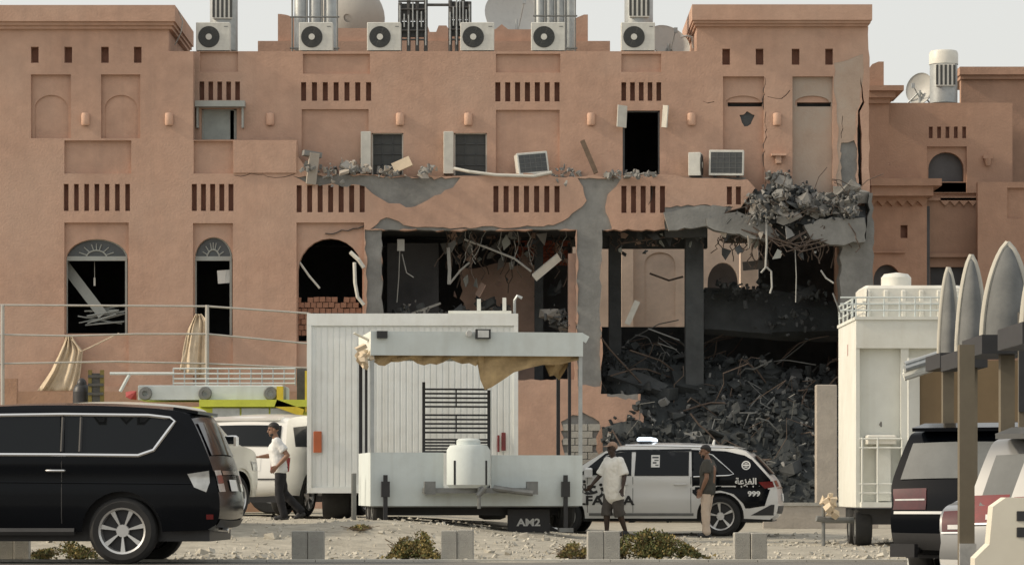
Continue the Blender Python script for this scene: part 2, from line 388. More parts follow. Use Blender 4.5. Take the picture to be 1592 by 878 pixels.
def relief(name, Y, outline, regions, mats, parent, T=.4, dep0=0.):
    """wall cut from polygons given in photograph pixels at depth Y; regions: (polygon, recess depth | None = opening, material index)"""
    V = []; E = []
    for poly in [outline] + [r[0] for r in regions]:
        o = len(V); V += [Vector(p) for p in poly]; E += [(o + i, o + (i + 1) % len(poly)) for i in range(len(poly))]
    vs, es, fs, *_ = delaunay_2d_cdt(V, E, [], 0, 1e-3)
    info = []; edge = {}
    for k, f in enumerate(fs):
        c = sum((vs[i] for i in f), Vector((0, 0))) / len(f); d = (dep0, 0)
        if not inside(c, outline): d = (None, 0)
        else:
            for poly, dep, mi in regions:
                if inside(c, poly): d = (dep, mi)
        info.append(d)
        for i in range(len(f)): edge[(f[i], f[(i + 1) % len(f)])] = k
    mb = MB(); cache = {}
    def vi(i, d):
        key = (i, round(d, 4))
        if key not in cache: cache[key] = len(mb.v); p = vs[i]; q = P(p.x, p.y, Y); mb.v.append((q.x, Y + d, q.z))
        return cache[key]
    for k, f in enumerate(fs):
        d, mi = info[k]
        if d is None: continue
        mb.f.append(tuple(vi(i, d) for i in f)); mb.m.append(mi)
        for i in range(len(f)):
            a, b = f[i], f[(i + 1) % len(f)]; nb = edge.get((b, a)); nd = info[nb][0] if nb is not None else None
            nd_ = T if nd is None else nd
            if nd_ > d + 1e-5:
                mb.f.append((vi(a, d), vi(b, d), vi(b, nd_), vi(a, nd_))); mb.m.append(mi)
    return mb.build(name, mats, parent)
def slots(x0, x1, y0, y1, n, w, dep=.22):
    return [(rect(x0 + (x1 - x0 - w) * i / (n - 1), x0 + (x1 - x0 - w) * i / (n - 1) + w, y0, y1), dep, 1) for i in range(n)]

FY, UY = 84.0, 84.7
bld = empty('damaged_building', (0, FY, 0), 0, 'bomb damaged salmon plastered building with torn open ground floor bays', 'building')
def bp(mb, name, m, smooth=None):           # a part of the building given in world coordinates
    o = mb.build(name, m, bld, smooth); o.location = (0, -FY, 0); return o
def bwall(name, Y, outline, regions, mats, T=.4):
    o = relief(name, Y, outline, regions, mats, bld, T); o.location = (0, -FY, 0); return o
MW = [M['plaster'], M['slot'], M['concrete'], M['dusty'], M['soot']]

# --- lower wall, flush up to the tower on its far side, parapet blown off further along
brk = jag([(462,218),(463,243),(474,258),(480,271),(560,270),(640,275),(700,274),(800,270),(900,275),(1000,272),(1100,277),(1162,279),(1174,292),(1152,322),(1118,337),(1096,346)], 12, 2.4, 3, False)
bay_top = jag([(1096,346),(1050,357),(936,357)], 10, 2.0, 4, False)
colR = jag([(936,357),(933,470),(936,560),(934,612)], 12, 2.0, 5, False)
lowR = jag([(934,612),(996,612),(1000,660),(988,690),(1002,720),(1000,815)], 10, 3.0, 6, False)
outl = [(-260,815),(-260,46),(262,46),(262,80),(300,80),(300,218)] + brk + bay_top[1:] + colR[1:] + lowR[1:]
bay1 = jag([(593,358),(896,357),(897,470),(893,590),(597,590),(594,470)], 11, 1.8, 8)
regs = []
for a in (48,100,157,208): regs.append((rect(a, a+12, 73, 98), .25, 1))
for a, b in ((48,110),(157,218)):
    regs += [(rect(a, b, 116, 215), .12, 0), (arch(a+5, b-5, 147, 168, 214.5), .17, 0)]
regs += [(rect(100,204,218.5,270), .13, 0), (rect(301,362,219,270), .13, 0)]
regs += [(rect(363,461,218.6,269), -.05, 0)]
regs += slots(99,202,286,328,7,7.5) + slots(298,363,286,328,5,8)
regs += slots(461,567,288,330,7,8) + slots(767,870,289,330,7,8) + slots(966,1034,289,331,5,8) + slots(1130,1152,290,318,2,8)
regs += [(rect(100,200,346,600), .12, 0), (arch(101.5,198,371,402,518), None, 0)]
regs += [(rect(300,362,347,600), .12, 0), (arch(302,361,368,402,521), None, 0)]
regs += [(rect(461,566,346,600), .12, 0), (arch(463,563,370,421,530), None, 0)]
# plaster fallen away, bare concrete shows
regs += [(jag([(455,273.5),(560,272),(640,277),(716,276),(704,292),(676,304),(640,322),(604,316),(578,300),(566,289),(480,286)], 9, 3, 11), .05, 2)]
regs += [(jag([(898,277),(966,277),(958,290),(945,302),(942,330),(952,356),(936,358),(934,600),(898,600),(897,357),(575,357),(600,338),(640,352),(740,354),(860,350),(884,338),(912,312),(906,290)], 10, 2.4, 12), .05, 2)]
regs += [(jag([(1034,322),(1090,318),(1140,322),(1118,336),(1096,345),(1050,356),(1034,356)], 9, 2.2, 13), .05, 2)]
regs += [(jag([(567,357),(594,357),(596,470),(594,590),(566,590),(571,470)], 10, 2.6, 14), .06, 2)]
regs += [(bay1, None, 2)]
regs += [(jag([(872,655),(905,640),(932,655),(928,690),(936,722),(900,735),(876,715)], 8, 4, 15), .07, 2), (jag([(940,600),(996,600),(992,622),(944,616)], 7, 3, 16), .05, 2)]
# cracks
for cpts in ([(363,272),(400,271),(440,275),(458,270)], [(764,160),(758,190),(760,230),(752,262)], [(505,362),(540,358),(566,350)], [(1010,280),(1014,300),(1008,318)], [(880,735),(905,742),(930,738)]):
    up = jag(cpts, 8, 2.2, 17, False); regs.append((up + [(a+.6, b+.9) for a, b in reversed(up)], .05, 4))
wall = bwall('wall', FY, outl, regs, MW)

# --- upper wall, set back above the terrace
outu = [(300,290),(300,80),(1083,80),(1083,42),(1350,42)] + jag([(1350,42),(1352,110),(1351,200),(1352,300)], 14, 1.2, 31, False)[1:] + [(1330,330),(1160,330),(1160,290)]
ru = [(rect(311,370,80.8,112), .1, 0), (rect(471,575,84,115), .1, 0), (rect(771,871,84,113), .1, 0), (rect(966,1028,84,112), .1, 0)]
ru += slots(310,373,127,156,5,7.5) + slots(468,577,128,157,7,8) + slots(770,870,128,158,7,8) + slots(966,1028,128,157,5,7.5)
ru += [(rect(469,573,170,289.5), .1, 0), (rect(771,870,171,289.5), .1, 0)]
ru += [(rect(313,368,169,217), None, 0), (rect(578,627,207,272), None, 0), (rect(706,757,207,273), None, 0), (rect(968,1026,172,273), None, 0)]
for a in (1123,1175,1231,1283): ru.append((rect(a, a+12, 76, 101), .25, 1))
ru += [(jag([(1296,98),(1342,84),(1343,112),(1338,160),(1331,176),(1330,322),(1300,322),(1304,200),(1298,150)], 12, 2.6, 33), .006, 3)]
for a, b, dp, mi in ((1124,1188,.14,0),(1232,1295,.14,3)):
    ru += [(rect(a, b, 119, 322), dp, mi), (arch(a+5, b-5, 148, 158, 163), dp+.05, 0), (rect(a+8, b-2, 158, 165), .42, 4)]
ru += [(jag([(1308,222),(1328,218),(1333,240),(1332,290),(1310,292),(1306,250)], 8, 2.5, 34), .06, 2)]
for cpts in ([(1189,120),(1186,160),(1192,200),(1186,240),(1190,285)], [(1092,157),(1100,160),(1110,158)], [(1193,150),(1215,153),(1228,140)], [(1296,163),(1310,180),(1308,215)]):
    up = jag(cpts, 8, 2.4, 35, False); ru.append((up + [(a+.8, b+.9) for a, b in reversed(up)], .08, 4))
ru += [(jag([(1338,120),(1344,160),(1337,174),(1339,200),(1341,290),(1335,290),(1333,215),(1334,172),(1341,158)], 9, 1.0, 38), .38, 4)]
ru += [(jag([(1150,178),(1162,172),(1174,178),(1168,192),(1158,196)], 5, 2, 36), .19, 4)]
bwall('upper_wall', UY, outu, ru, MW)

# --- cornices
def cornice(x0, x1, Y, bands, depth, m=M['plaster']):
    mb = MB()
    for (e, y0, y1, pr) in bands:
        mb.box(X_(x0 - e, Y), Y - pr, Z_(y1, Y), X_(x1 + e, Y), Y + depth, Z_(y0, Y))
    return mb
bp(cornice(-262, 264, FY, [(10,11,36,.32),(7,36,41,.22),(4,41,46,.12)], 4.6), 'cornice', M['plaster'])
bp(cornice(1083, 1346, UY, [(8,10,34,.32),(6,34,38,.24),(3,38,42,.13)], 4.6), 'cornice', M['plaster'])
tb = MB().box(X_(-260,FY), FY+.41, Z_(80,FY)+.01, X_(262,FY)-.004, FY+4.5, Z_(46,FY)-.01); bp(tb, 'tower_block', M['plaster'])
tb = MB().box(X_(1083,UY)+.004, UY+.41, Z_(80,UY)+.01, X_(1345,UY)-.02, UY+4.5, Z_(42,UY)-.01); bp(tb, 'tower_block', M['plaster'])

# --- slabs, columns and inner walls
zf2 = Z_(272.5, FY)          # upper floor level
zb2 = Z_(352, FY)            # beam soffit level
zr = Z_(80, UY)              # roof level
def bbox(name, m, px0, px1, Y0, Y1, z0, z1, Yp=FY):
    return bp(MB().box(X_(px0,Yp), Y0, z0, X_(px1,Yp), Y1, z1), name, M[m])
bbox('roof_slab', 'slab', -258, 1343, UY+.402, 91.4, zr-.35, zr-.003)
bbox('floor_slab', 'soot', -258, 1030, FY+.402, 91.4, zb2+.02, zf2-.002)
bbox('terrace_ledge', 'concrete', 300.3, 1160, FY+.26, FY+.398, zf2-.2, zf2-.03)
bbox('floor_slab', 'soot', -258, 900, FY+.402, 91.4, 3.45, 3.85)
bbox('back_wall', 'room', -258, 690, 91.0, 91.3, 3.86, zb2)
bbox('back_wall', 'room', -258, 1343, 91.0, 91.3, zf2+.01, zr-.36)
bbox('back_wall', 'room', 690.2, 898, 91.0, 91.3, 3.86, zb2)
bbox('end_wall', 'plaster', -262, -258.5, FY+.3, 91.4, 0, zr)
bbox('partition_wall', 'room', 566, 574, FY+.41, 91.0, 3.86, zb2)
bbox('partition_wall', 'room', 230, 236, FY+.41, 91.0, 3.86, zb2)
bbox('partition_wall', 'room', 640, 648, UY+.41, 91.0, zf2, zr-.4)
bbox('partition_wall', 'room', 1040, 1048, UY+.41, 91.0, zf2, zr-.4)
bbox('end_wall', 'plaster2', 1337, 1343, UY+.42, 91.0, zf2, zr-.36)
bbox('edge_beam', 'soot', 1035, 1100, FY+.41, FY+.8, zb2-.25, zb2+.9)
# inside the first bay
ib = jag([(712,420),(760,412),(838,410),(838,600),(736,600),(734,500),(720,480)], 9, 4, 41)
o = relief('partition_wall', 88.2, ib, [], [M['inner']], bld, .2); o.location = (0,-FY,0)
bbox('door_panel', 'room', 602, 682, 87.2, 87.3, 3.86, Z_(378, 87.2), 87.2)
bbox('pier', 'inner', 884, 896, FY+.42, FY+1.6, 3.86, Z_(392,FY))
bbox('column', 'soot', 832, 846, 86.6, 87.0, 3.86, zb2)
bbox('lintel', 'soot', 600, 896, 88.0, 88.5, Z_(372,88), zb2+.01)
rb = random.Random(5)
bm_ = MB().box(-.16, -.1, -.085, .16, .1, .085).mesh('brick', M['brick'])
for j in range(7):
    for i in range(9):
        if rb.random() < .16: continue
        px = 806 + i * 9.6 + (4.8 if j % 2 else 0); py = 374 + j * 6.0
        if px > 884 or (j > 4 and i < 3): continue
        q = P(px, py, 88.9); o = obj('brick', bm_, bld, (q.x - 0, q.y - FY + rb.uniform(-.03,.03), q.z)); o.scale = (.50, 1, .56)
# brown stone infill in the arched window beside the torn bay
for j in range(7):
    for i in range(11):
        px = 464 + i * 9.4 + (4.7 if j % 2 else 0); py = 466 + j * 8.6
        if px > 562 or (j == 0 and rb.random() < .35): continue
        q = P(px, py, FY + .28); o = obj('stone', None or bm_, bld, (q.x, .28 + rb.uniform(-.04,.04), q.z + rb.uniform(-.01,.01)))
        o.scale = (.47, .9, .8); o.rotation_euler = (0, rb.uniform(-.08,.08), 0)
        o.material_slots[0].link = 'OBJECT'; o.material_slots[0].material = M['sandbrick']
# the second bay: inner columns, courtyard walls beyond
bbox('column', 'soot', 947, 966, 86.2, 86.9, 0, zb2+.6, 86.2)
bbox('column', 'soot', 1066, 1094, 85.2, 85.8, 0, zb2+.6, 85.2)
bbox('lintel', 'soot', 936, 1100, 86.3, 86.8, Z_(385,86.3), zb2+.5, 86.3)
yw = relief('courtyard_wall', 101.0, [(780,800),(780,320),(1180,320),(1180,800)],
   [(arch(1002,1050,392,410,540), .06, 0), (arch(1100,1148,408,440,480), None, 0), (rect(966,984,340,560), -.25, 0)], [M['yard']], bld, .3); yw.location = (0,-FY,0)
bp(MB().box(X_(1150,98), 97.6, 0, X_(1176,98), 98.2, Z_(372,98)), 'courtyard_pier', M['yard'])
bbox('back_wall', 'soot', 1180, 1352, 92.0, 92.3, 0, 9.0, 92)
bbox('cross_wall', 'soot', 1090, 1352, 91.2, 91.5, 0, Z_(474,91.2), 91.2)
bbox('cross_wall', 'soot', 900, 1090, 91.2, 91.5, 0, Z_(508,91.2), 91.2)
bbox('courtyard_room', 'room', 1090, 1165, 101.6, 101.8, 0, 9, 101)
# right hand column and the shattered slab above it
rc = jag([(1308,378),(1346,372),(1352,300),(1357,300),(1356,815),(1312,815),(1308,700),(1314,560),(1306,470)], 11, 2.6, 51)
o = relief('column', FY+.05, rc, [(jag([(1316,470),(1338,460),(1336,560),(1318,600)], 9, 3, 52), .05, 4)], [M['concrete'], M['slot'], M['concrete'], M['palecon'], M['soot']], bld, .8); o.location = (0,-FY,0)
bbox('end_wall', 'plaster2', 1344, 1356, FY+.86, 92.2, 0, Z_(300,FY))
def plate(pts, Y, T, m, name='broken_slab', tilt=(0,0,0), seed=1, amp=2.6, parent=None, step=10):
    """an irregular broken plate: outline in pixels at depth Y, thickness T, tilted about its own centre"""
    pts = jag(pts, step, amp, seed); W = [P(a, b, Y) for a, b in pts]
    c = sum(W, Vector()) / len(W); mb = MB(); E_ = Euler(tilt).to_matrix()
    f = [c + E_ @ (Vector((p.x, 0, p.z)) - Vector((c.x, 0, c.z))) for p in W]
    nrm = E_ @ Vector((0, T, 0)); n = len(f)
    mb.v = [tuple(p) for p in f] + [tuple(p + nrm) for p in f]
    tri = delaunay_2d_cdt([Vector((p.x, p.z)) for p in W], [(i, (i+1) % n) for i in range(n)], [], 1, 1e-4)
    vs2, _, fs2 = tri[0], tri[1], tri[2]
    idx = [min(range(n), key=lambda k: (W[k].x-v.x)**2 + (W[k].z-v.y)**2) for v in vs2]
    for t in fs2:
        g_ = tuple(idx[i] for i in t); mb.f += [g_, tuple(i + n for i in reversed(g_))]
    mb.f += [(i, n+i, n+(i+1) % n, (i+1) % n) for i in range(n)]; mb.m = [0]*len(mb.f)
    if parent is None: return bp(mb, name, M[m])
    o = mb.build(name, M[m], parent); o.location = tuple(-v for v in parent.location); return o
plate([(1032,330),(1090,319),(1130,322),(1118,352),(1040,358)], 83.7, .35, 'concrete', seed=61)
plate([(1098,338),(1150,330),(1195,350),(1212,366),(1190,374),(1130,362),(1100,352)], 83.6, .5, 'concrete', seed=62)
plate([(1250,350),(1275,340),(1344,338),(1346,376),(1300,380),(1262,372)], 83.6, .5, 'concrete', seed=63)
plate([(1196,352),(1256,348),(1262,372),(1214,372)], 84.3, .5, 'soot', seed=64)
bp(MB().box(X_(1150,85), 85.16, Z_(350,85), X_(1335,85), 91.3, zf2-.08), 'floor_slab', M['soot'])

# --- windows of the facade (frames, fanlights, hood, shutters)
def fan_window(x0, x1, top, spring, Y):
    c = (x0+x1)/2; a = (x1-x0)/2; b = spring-top
    wn = empty('window', (0,0,0)); wn.parent = bld; wn.location = (0,-FY,0)
    ar = [(c-a*math.cos(PI*i/14), spring-b*math.sin(PI*i/14)) for i in range(15)]
    mb = MB(); mb.tube([P(p[0],p[1],Y) for p in ar], .035)
    q0, q1 = P(x0,spring,Y), P(x1,spring,Y)
    mb.box(q0.x, Y-.05, q0.z-.06, q1.x, Y+.05, q0.z+.06)
    for px in (x0+1.5, x1-1.5):
        mb.box(X_(px,Y)-.03, Y-.04, Z_(520,Y), X_(px,Y)+.03, Y+.04, Z_(spring,Y))
    mb.build('frame', M['frame'], wn)
    mb = MB(); mb.tube([P(c-a*.34*math.cos(PI*i/10), spring-b*.42*math.sin(PI*i/10), Y-.03) for i in range(11)], .022)
    for t in (25,50,75,90,105,130,155):
        t = R(t); mb.tube([P(c-a*.36*math.cos(t), spring-b*.44*math.sin(t), Y-.03), P(c-a*.62*math.cos(t), spring-b*.75*math.sin(t), Y-.03)], .016)
    mb.build('sunburst', M['frame'], wn)
    g_ = MB().prism([(P(p[0],p[1],Y).x, P(p[0],p[1],Y).z) for p in ar], Y+.01, Y+.02); g_.build('pane', M['dustglass'], wn)
    return wn
fan_window(102, 198, 371.5, 402, FY+.3); fan_window(302.5, 360.5, 368.5, 402, FY+.3)
wn = empty('window'); wn.parent = bld; wn.location = (0,-FY,0)
mb = MB(); Yw = UY+.2
for a,b,c_,d in ((313,317,170,217),(364,368,170,217),(313,368,169,172)): mb.box(X_(a,Yw), Yw-.04, Z_(d,Yw), X_(b,Yw), Yw+.04, Z_(c_,Yw))
mb.build('frame', M['frame'], wn)
MB().box(X_(316,Yw), Yw, Z_(217,Yw), X_(358,Yw), Yw+.02, Z_(171,Yw)).build('pane', M['paleglass'], wn)
MB().box(X_(305,UY), UY-.35, Z_(168,UY), X_(382,UY), UY-.002, Z_(159,UY)).build('hood', M['frame'], wn)
mb = MB()
for px in (308,378): mb.box(X_(px-1.5,UY), UY-.2, Z_(200,UY), X_(px+1.5,UY), UY-.004, Z_(168,UY))
mb.build('hood_bracket', M['frame'], wn)
def shutter_window(x0, x1, y0, y1, sx0, sx1):
    wn = empty('window'); wn.parent = bld; wn.location = (0,-FY,0); Y = UY+.12
    mb = MB()
    for a,b,c_,d in ((x0,x0+2,y0,y1),(x1-2,x1,y0,y1),(x0,x1,y0,y0+2)): mb.box(X_(a,Y), Y-.04, Z_(d,Y), X_(b,Y), Y+.04, Z_(c_,Y))
    mb.build('frame', M['pale'], wn)
    MB().box(X_(x0+2,Y), Y+.05, Z_(y1,Y), X_(x1-2,Y), Y+.06, Z_(y0+2,Y)).build('screen', M['grille'], wn)
    mb = MB()
    n = 3
    for i in range(1,n): px = x0+(x1-x0)*i/n; mb.box(X_(px,Y)-.012, Y+.02, Z_(y1,Y), X_(px,Y)+.012, Y+.045, Z_(y0,Y))
    for i in range(1,n+1): py = y0+(y1-y0)*i/(n+1); mb.box(X_(x0,Y), Y+.02, Z_(py,Y)-.012, X_(x1,Y), Y+.045, Z_(py,Y)+.012)
    mb.build('mullion', M['coil'], wn)
    MB().rbox(X_(sx0,UY), UY-.42, Z_(y1-1,UY), X_(sx1,UY), UY-.003, Z_(y0,UY), .015).build('shutter', M['pale'], wn)
shutter_window(578,627,207,272,562,577.5); shutter_window(706,757,207,273,690,705.5)
wn = empty('doorway'); wn.parent = bld; wn.location = (0,-FY,0); Y = UY+.15
mb = MB()
for a,b,c_,d in ((968,971,172,273),(1023,1026,172,273),(968,1026,172,175)): mb.box(X_(a,Y), Y-.05, Z_(d,Y), X_(b,Y), Y+.05, Z_(c_,Y))
mb.build('frame', M['coil'], wn)
for px, py, rz, ry in ((967,181,.55,.06),(1034,181,-1.15,.16)):
    q = P(px, py, UY-.17); MB().obox((0,0,0), (.30,.03,.60), (0,ry,rz)).build('shutter', M['pale'], wn, loc=q)
# --- crenellated roof wall behind the air conditioners
YR = 88.0; mb = MB()
mb.box(X_(402,YR), YR-.25, zr, X_(948,YR), YR+.5, Z_(66,YR)); rw = bp(mb, 'roof_ledge', M['plaster'])
prof = [(432,66),(432,22)] + [(432+36*math.sin(t*PI/20)*1.0, 22+22*(1-math.cos(t*PI/20))) for t in range(1,11)] + [(505,44),(510,36),(516,44),(620,44),(622,36),(632,36),(636,46),(646,46),(650,38),(664,38),(668,50),(678,50),(682,40),(694,40),(698,46),(770,46),(780,38),(790,46),(815,46),(884,46),(888,36),(896,28),(908,23),(914,23),(914,66)]
pw = [P(a,b,YR) for a,b in prof]; vv = [Vector((p.x,p.z)) for p in pw]
tr = delaunay_2d_cdt(vv, [(i,(i+1)%len(vv)) for i in range(len(vv))], [], 1, 1e-5)
mb = MB(); mb.v = [(v.x,YR,v.y) for v in tr[0]] + [(v.x,YR+.3,v.y) for v in tr[0]]; n0 = len(tr[0])
mb.f = [tuple(f) for f in tr[2]] + [tuple(i+n0 for i in f) for f in tr[2]]
from collections import Counter
ec = Counter(tuple(sorted((f[i],f[(i+1)%len(f)]))) for f in tr[2] for i in range(len(f)))
mb.f += [(a,b,b+n0,a+n0) for (a,b),c_ in ec.items() if c_ == 1]; mb.m = [0]*len(mb.f)
bp(mb, 'roof_wall', M['plaster'])
# exposed blockwork in the low wall
bk = MB().rbox(-.2,-.04,-.095,.2,.04,.095,.008).mesh('block', M['block'])
for j in range(6):
    for i in range(3):
        px = 884 + i*20 + (8 if j%2 else 0); py = 664 + j*11
        if px > 930: continue
        q = P(px,py,FY); o = obj('block', bk, bld, (q.x, .045, q.z)); o.scale = (.82,1,.92)
# ---------------------------------------------------------------- neighbouring building
NY = 92.0
nb = empty('neighbouring_building', (0, NY, 0), 0, 'orange plastered neighbouring building with zigzag trim and small arched window', 'building')
def npart(mb, name, m): o = mb.build(name, m, nb); o.location = (0, -NY, 0); return o
def nwall(name, Y, outline, regs, T=.3):
    o = relief(name, Y, outline, regs, [M['plaster2'], M['slot'], M['room']], nb, T); o.location = (0, -NY, 0); return o
nwall('wall', NY, [(1382,300),(1382,160),(1574,160),(1574,300)], slots(1444,1502,197,215,5,6,.15) + [(rect(1441,1503,228,299), .1, 0), (arch(1444,1499,236,262,282), None, 0), (rect(1378,1418,246,300), .0, 0)])
nwall('turret', NY-1.2, [(1349,300),(1349,110),(1356,100),(1366,96),(1374,96),(1374,132),(1382,160),(1382,300)], [])
npart(MB().box(X_(1350,90.6), 90.4, Z_(142,90.6), X_(1404,90.6), 93, Z_(134,90.6)).box(X_(1350,90.6), 90.55, Z_(152,90.6), X_(1392,90.6), 93, Z_(142,90.6)).box(X_(1350,90.6), 90.68, Z_(160,90.6), X_(1384,90.6), 93, Z_(152,90.6)), 'cornice', M['plaster2'])
sc_ = [(1380,285)] + [p for k in range(2) for p in arch(1384+k*22, 1404+k*22, 250+k*6, 266, 285, 8)] + [(1440,285)]
nwall('scalloped_parapet', NY-1.0, [(1378,300),(1378,270)] + [(1384+9*k2+0, 252 + (6 if k2%2 else 0)) for k2 in range(5)] + [(1430,268),(1436,284),(1440,300)], [])
npart(MB().box(X_(1352,90.5), 90.2, Z_(290,90.5), X_(1462,90.5), 92.4, Z_(279,90.5)).box(X_(1354,90.5), 90.35, Z_(305,90.5), X_(1450,90.5), 92.4, Z_(290,90.5)), 'cornice', M['plaster2'])
zz = [(1356,306)] + [(1442,306)] + [(1442 - i*7.8, 320 - (0 if i%2 else 8)) for i in range(12)]
nwall('zigzag_trim', 90.75, zz, [], .15)
nwall('wall', 90.9, [(1352,830),(1352,300),(1441,300),(1441,830)], [(rect(1400,1411,350,370), .2, 1), (arch(1358,1400,411,436,560), None, 0)])
npart(MB().box(X_(1357,90.8), 90.8, Z_(393,90.8), X_(1408,90.8), 90.9, Z_(390,90.8)), 'string_course', M['plaster2'])
nwall('wall', 92.1, [(1440,830),(1440,284),(1522,284),(1522,830)], [(rect(1446,1520,415,600), .6, 2), (rect(1440,1522,308,312), -.1, 0)])
zz = [(1462,306),(1520,306)] + [(1520 - i*7.2, 320 - (0 if i%2 else 8)) for i in range(9)]
nwall('zigzag_trim', 92.0, zz, [], .08)
npart(MB().box(X_(1440,92), 91.9, Z_(400,92), X_(1522,92), 92.08, Z_(394,92)), 'string_course', M['plaster2'])
nwall('wall', 91.0, [(1520,830),(1520,283),(1950,283),(1950,830)], [(rect(1566,1640,292,340), .12, 0)])
nwall('wall', 94.5, [(1494,300),(1494,118),(1950,118),(1950,300)], [])
npart(MB().box(X_(1490,94.5), 94.2, Z_(118,94.5), X_(1954,94.5), 97, Z_(106,94.5)).box(X_(1492,94.5), 94.35, Z_(124,94.5), X_(1952,94.5), 97, Z_(118,94.5)), 'cornice', M['plaster2'])
npart(MB().box(X_(1383,92), NY+.31, 0, X_(1573,92), 94.4, Z_(162,92)-.02), 'inner_block', M['room'])
npart(MB().box(X_(1353,92), 91.22, 0, X_(1440,92), 92.0, Z_(305,91.3)-.3), 'inner_block', M['room'])
npart(MB().box(X_(1575,94), 91.4, 0, X_(1950,94), 94.4, Z_(286,91.3)), 'inner_block', M['room'])
q = P(1535,250,NY); npart(MB().box(q.x-.14, NY-.16, q.z+.05, q.x+.14, NY-.002, q.z+.16).cyl((q.x,NY-.1,q.z-.16),(q.x,NY-.1,q.z+.05),.07,.12,8), 'wall_bracket', M['plaster2'])

# ---------------------------------------------------------------- air conditioners
def ac_unit(name, loc, rot, label, group=None, face='fan', w=.93, h=.80):
    e = empty(name, loc, 0, label, 'air conditioner', group); e.rotation_euler = rot
    d = .34; MB().rbox(-w/2, 0, .03, w/2, d, h, .015).build('casing', M['acwhite'], e)
    for sx in (-1,1): MB().box(sx*w*.33-.04, .02, 0, sx*w*.33+.04, d-.02, .031).build('foot', M['blackst'], e)
    if face == 'fan':
        cx, cz = -w*.12, h*.50
        g_ = MB()
        for r in (.06,.10,.14,.18,.22,.26,.285): g_.lathe((cx,-.012,cz), [(r+.007,-.006),(r+.007,.006),(r-.007,.006),(r-.007,-.006),(r+.007,-.006)], 28, 'y')
        for k in range(8):
            t = k*PI/8; c, s_ = math.cos(t)*.285, math.sin(t)*.285
            g_.cyl((cx-c,-.014,cz-s_),(cx+c,-.014,cz+s_),.005,n=4)
        g_.build('fan_grille', M['grille'], e)
        MB().lathe((cx,-.002,cz), [(.0,-.001),(.29,-.001),(.30,.004)], 28, 'y').build('fan_opening', M['coil'], e)
        b_ = MB()
        for k in range(3):
            t = k*2*PI/3+.4; b_.obox((cx+.14*math.cos(t), -.008, cz+.14*math.sin(t)), (.22,.004,.12), (0,-t,0))
        b_.build('fan_blade', M['grille'], e)
        MB().cyl((cx,-.03,cz),(cx,-.004,cz),.085,.085,16).build('hub', M['acwhite'], e)
        MB().box(w*.33,-.004,h*.84,w*.44,.0,h*.87).build('badge', M['greyst'], e)
    else:
        MB().box(-w/2+.05,-.004,.09,w/2-.05,.0,h-.06).build('coil_panel', M['coil'], e)
        g_ = MB()
        for k in range(1,5): x = -w/2+.05+(w-.1)*k/5; g_.box(x-.004,-.014,.09,x+.004,-.005,h-.06)
        for k in range(1,4): z = .09+(h-.15)*k/4; g_.box(-w/2+.05,-.014,z-.004,w/2-.05,-.005,z+.004)
        g_.build('guard_grid', M['greyst'], e)
    return e
YA = UY + .02
for px, lab in ((331,'grey air conditioner unit on the roof edge beside the projecting tower of the building'),(491,'roof edge air conditioner unit in front of the galvanised tanks'),(597,'roof edge air conditioner unit beside the large grey dish'),(742,'roof edge air conditioner unit beside the dark pipe frames'),(852,'roof edge air conditioner unit below the steel cylinders and curved parapet'),(992,'roof edge air conditioner unit in front of the louvred white cylinder')):
    ac_unit('air_conditioner', (X_(px,YA), YA, zr - .002), (0,0,0), lab, 'air conditioners along the roof edge')
q = P(831, 272, FY+.05); ac_unit('air_conditioner', (q.x, FY+.06, zf2+.01), (R(-6), R(-6), R(12)), 'tilted fallen air conditioner with dark coil grid on the broken terrace', None, 'coil', .86, .64)
q = P(1129, 276, FY); ac_unit('air_conditioner', (q.x, FY+.02, zf2-.03), (0, R(1), R(-6)), 'air conditioner with dark coil panel beside the terrace rubble heap', None, 'coil', .95, .72)
q = P(1094, 276, FY); ac_unit('air_conditioner', (q.x-.03, FY+.3, zf2-.03), (0, 0, R(80)), 'air conditioner turned sideways behind the coil fronted one', None, 'fan', .6, .66)

# ---------------------------------------------------------------- roof equipment
def roof_tower(px, Y, top, base, rad, label, louvre, side=0):
    q = P(px, base, Y); zt = Z_(top, Y); hgt = zt - q.z
    e = empty('cooling_cylinder', q, 0, label, 'roof equipment')
    MB().lathe((0,0,0), [(0,0),(rad,0),(rad,hgt*.74)], 22).build('drum', M['galv'], e, 40)
    MB().lathe((0,0,0), [(rad*1.05,hgt*.741),(rad*1.05,hgt*.95),(rad*.95,hgt),(0,hgt)], 22).build('lid', M['tankw'], e, 40)
    lw = rad*.62; g_ = MB().box(-lw-.02,-rad-.05,louvre[0]*hgt,lw+.02,-rad*.7,louvre[1]*hgt); g_.build('louvre_box', M['tankw'], e)
    g_ = MB()
    for k in range(5): x = -lw+lw*2*k/4; g_.box(x-.035,-rad-.06,louvre[0]*hgt+.03,x+.035,-rad-.051,louvre[1]*hgt-.03)
    g_.build('louvre_slot', M['grille'], e)
    return e
roof_tower(348, 86.2, -38, 80, .39, 'white lidded grey cylinder with small louvre standing beside the tower', (.40,.70))
roof_tower(993, 86.2, -38, 80, .40, 'white lidded cylinder with small louvre behind the roof edge unit', (.42,.66))
q = P(1467, 158, 93.6); roof_tower(1467, 93.4, 80, 161, .42, 'white capped grey cylinder on the neighbouring roof', (.30,.72))
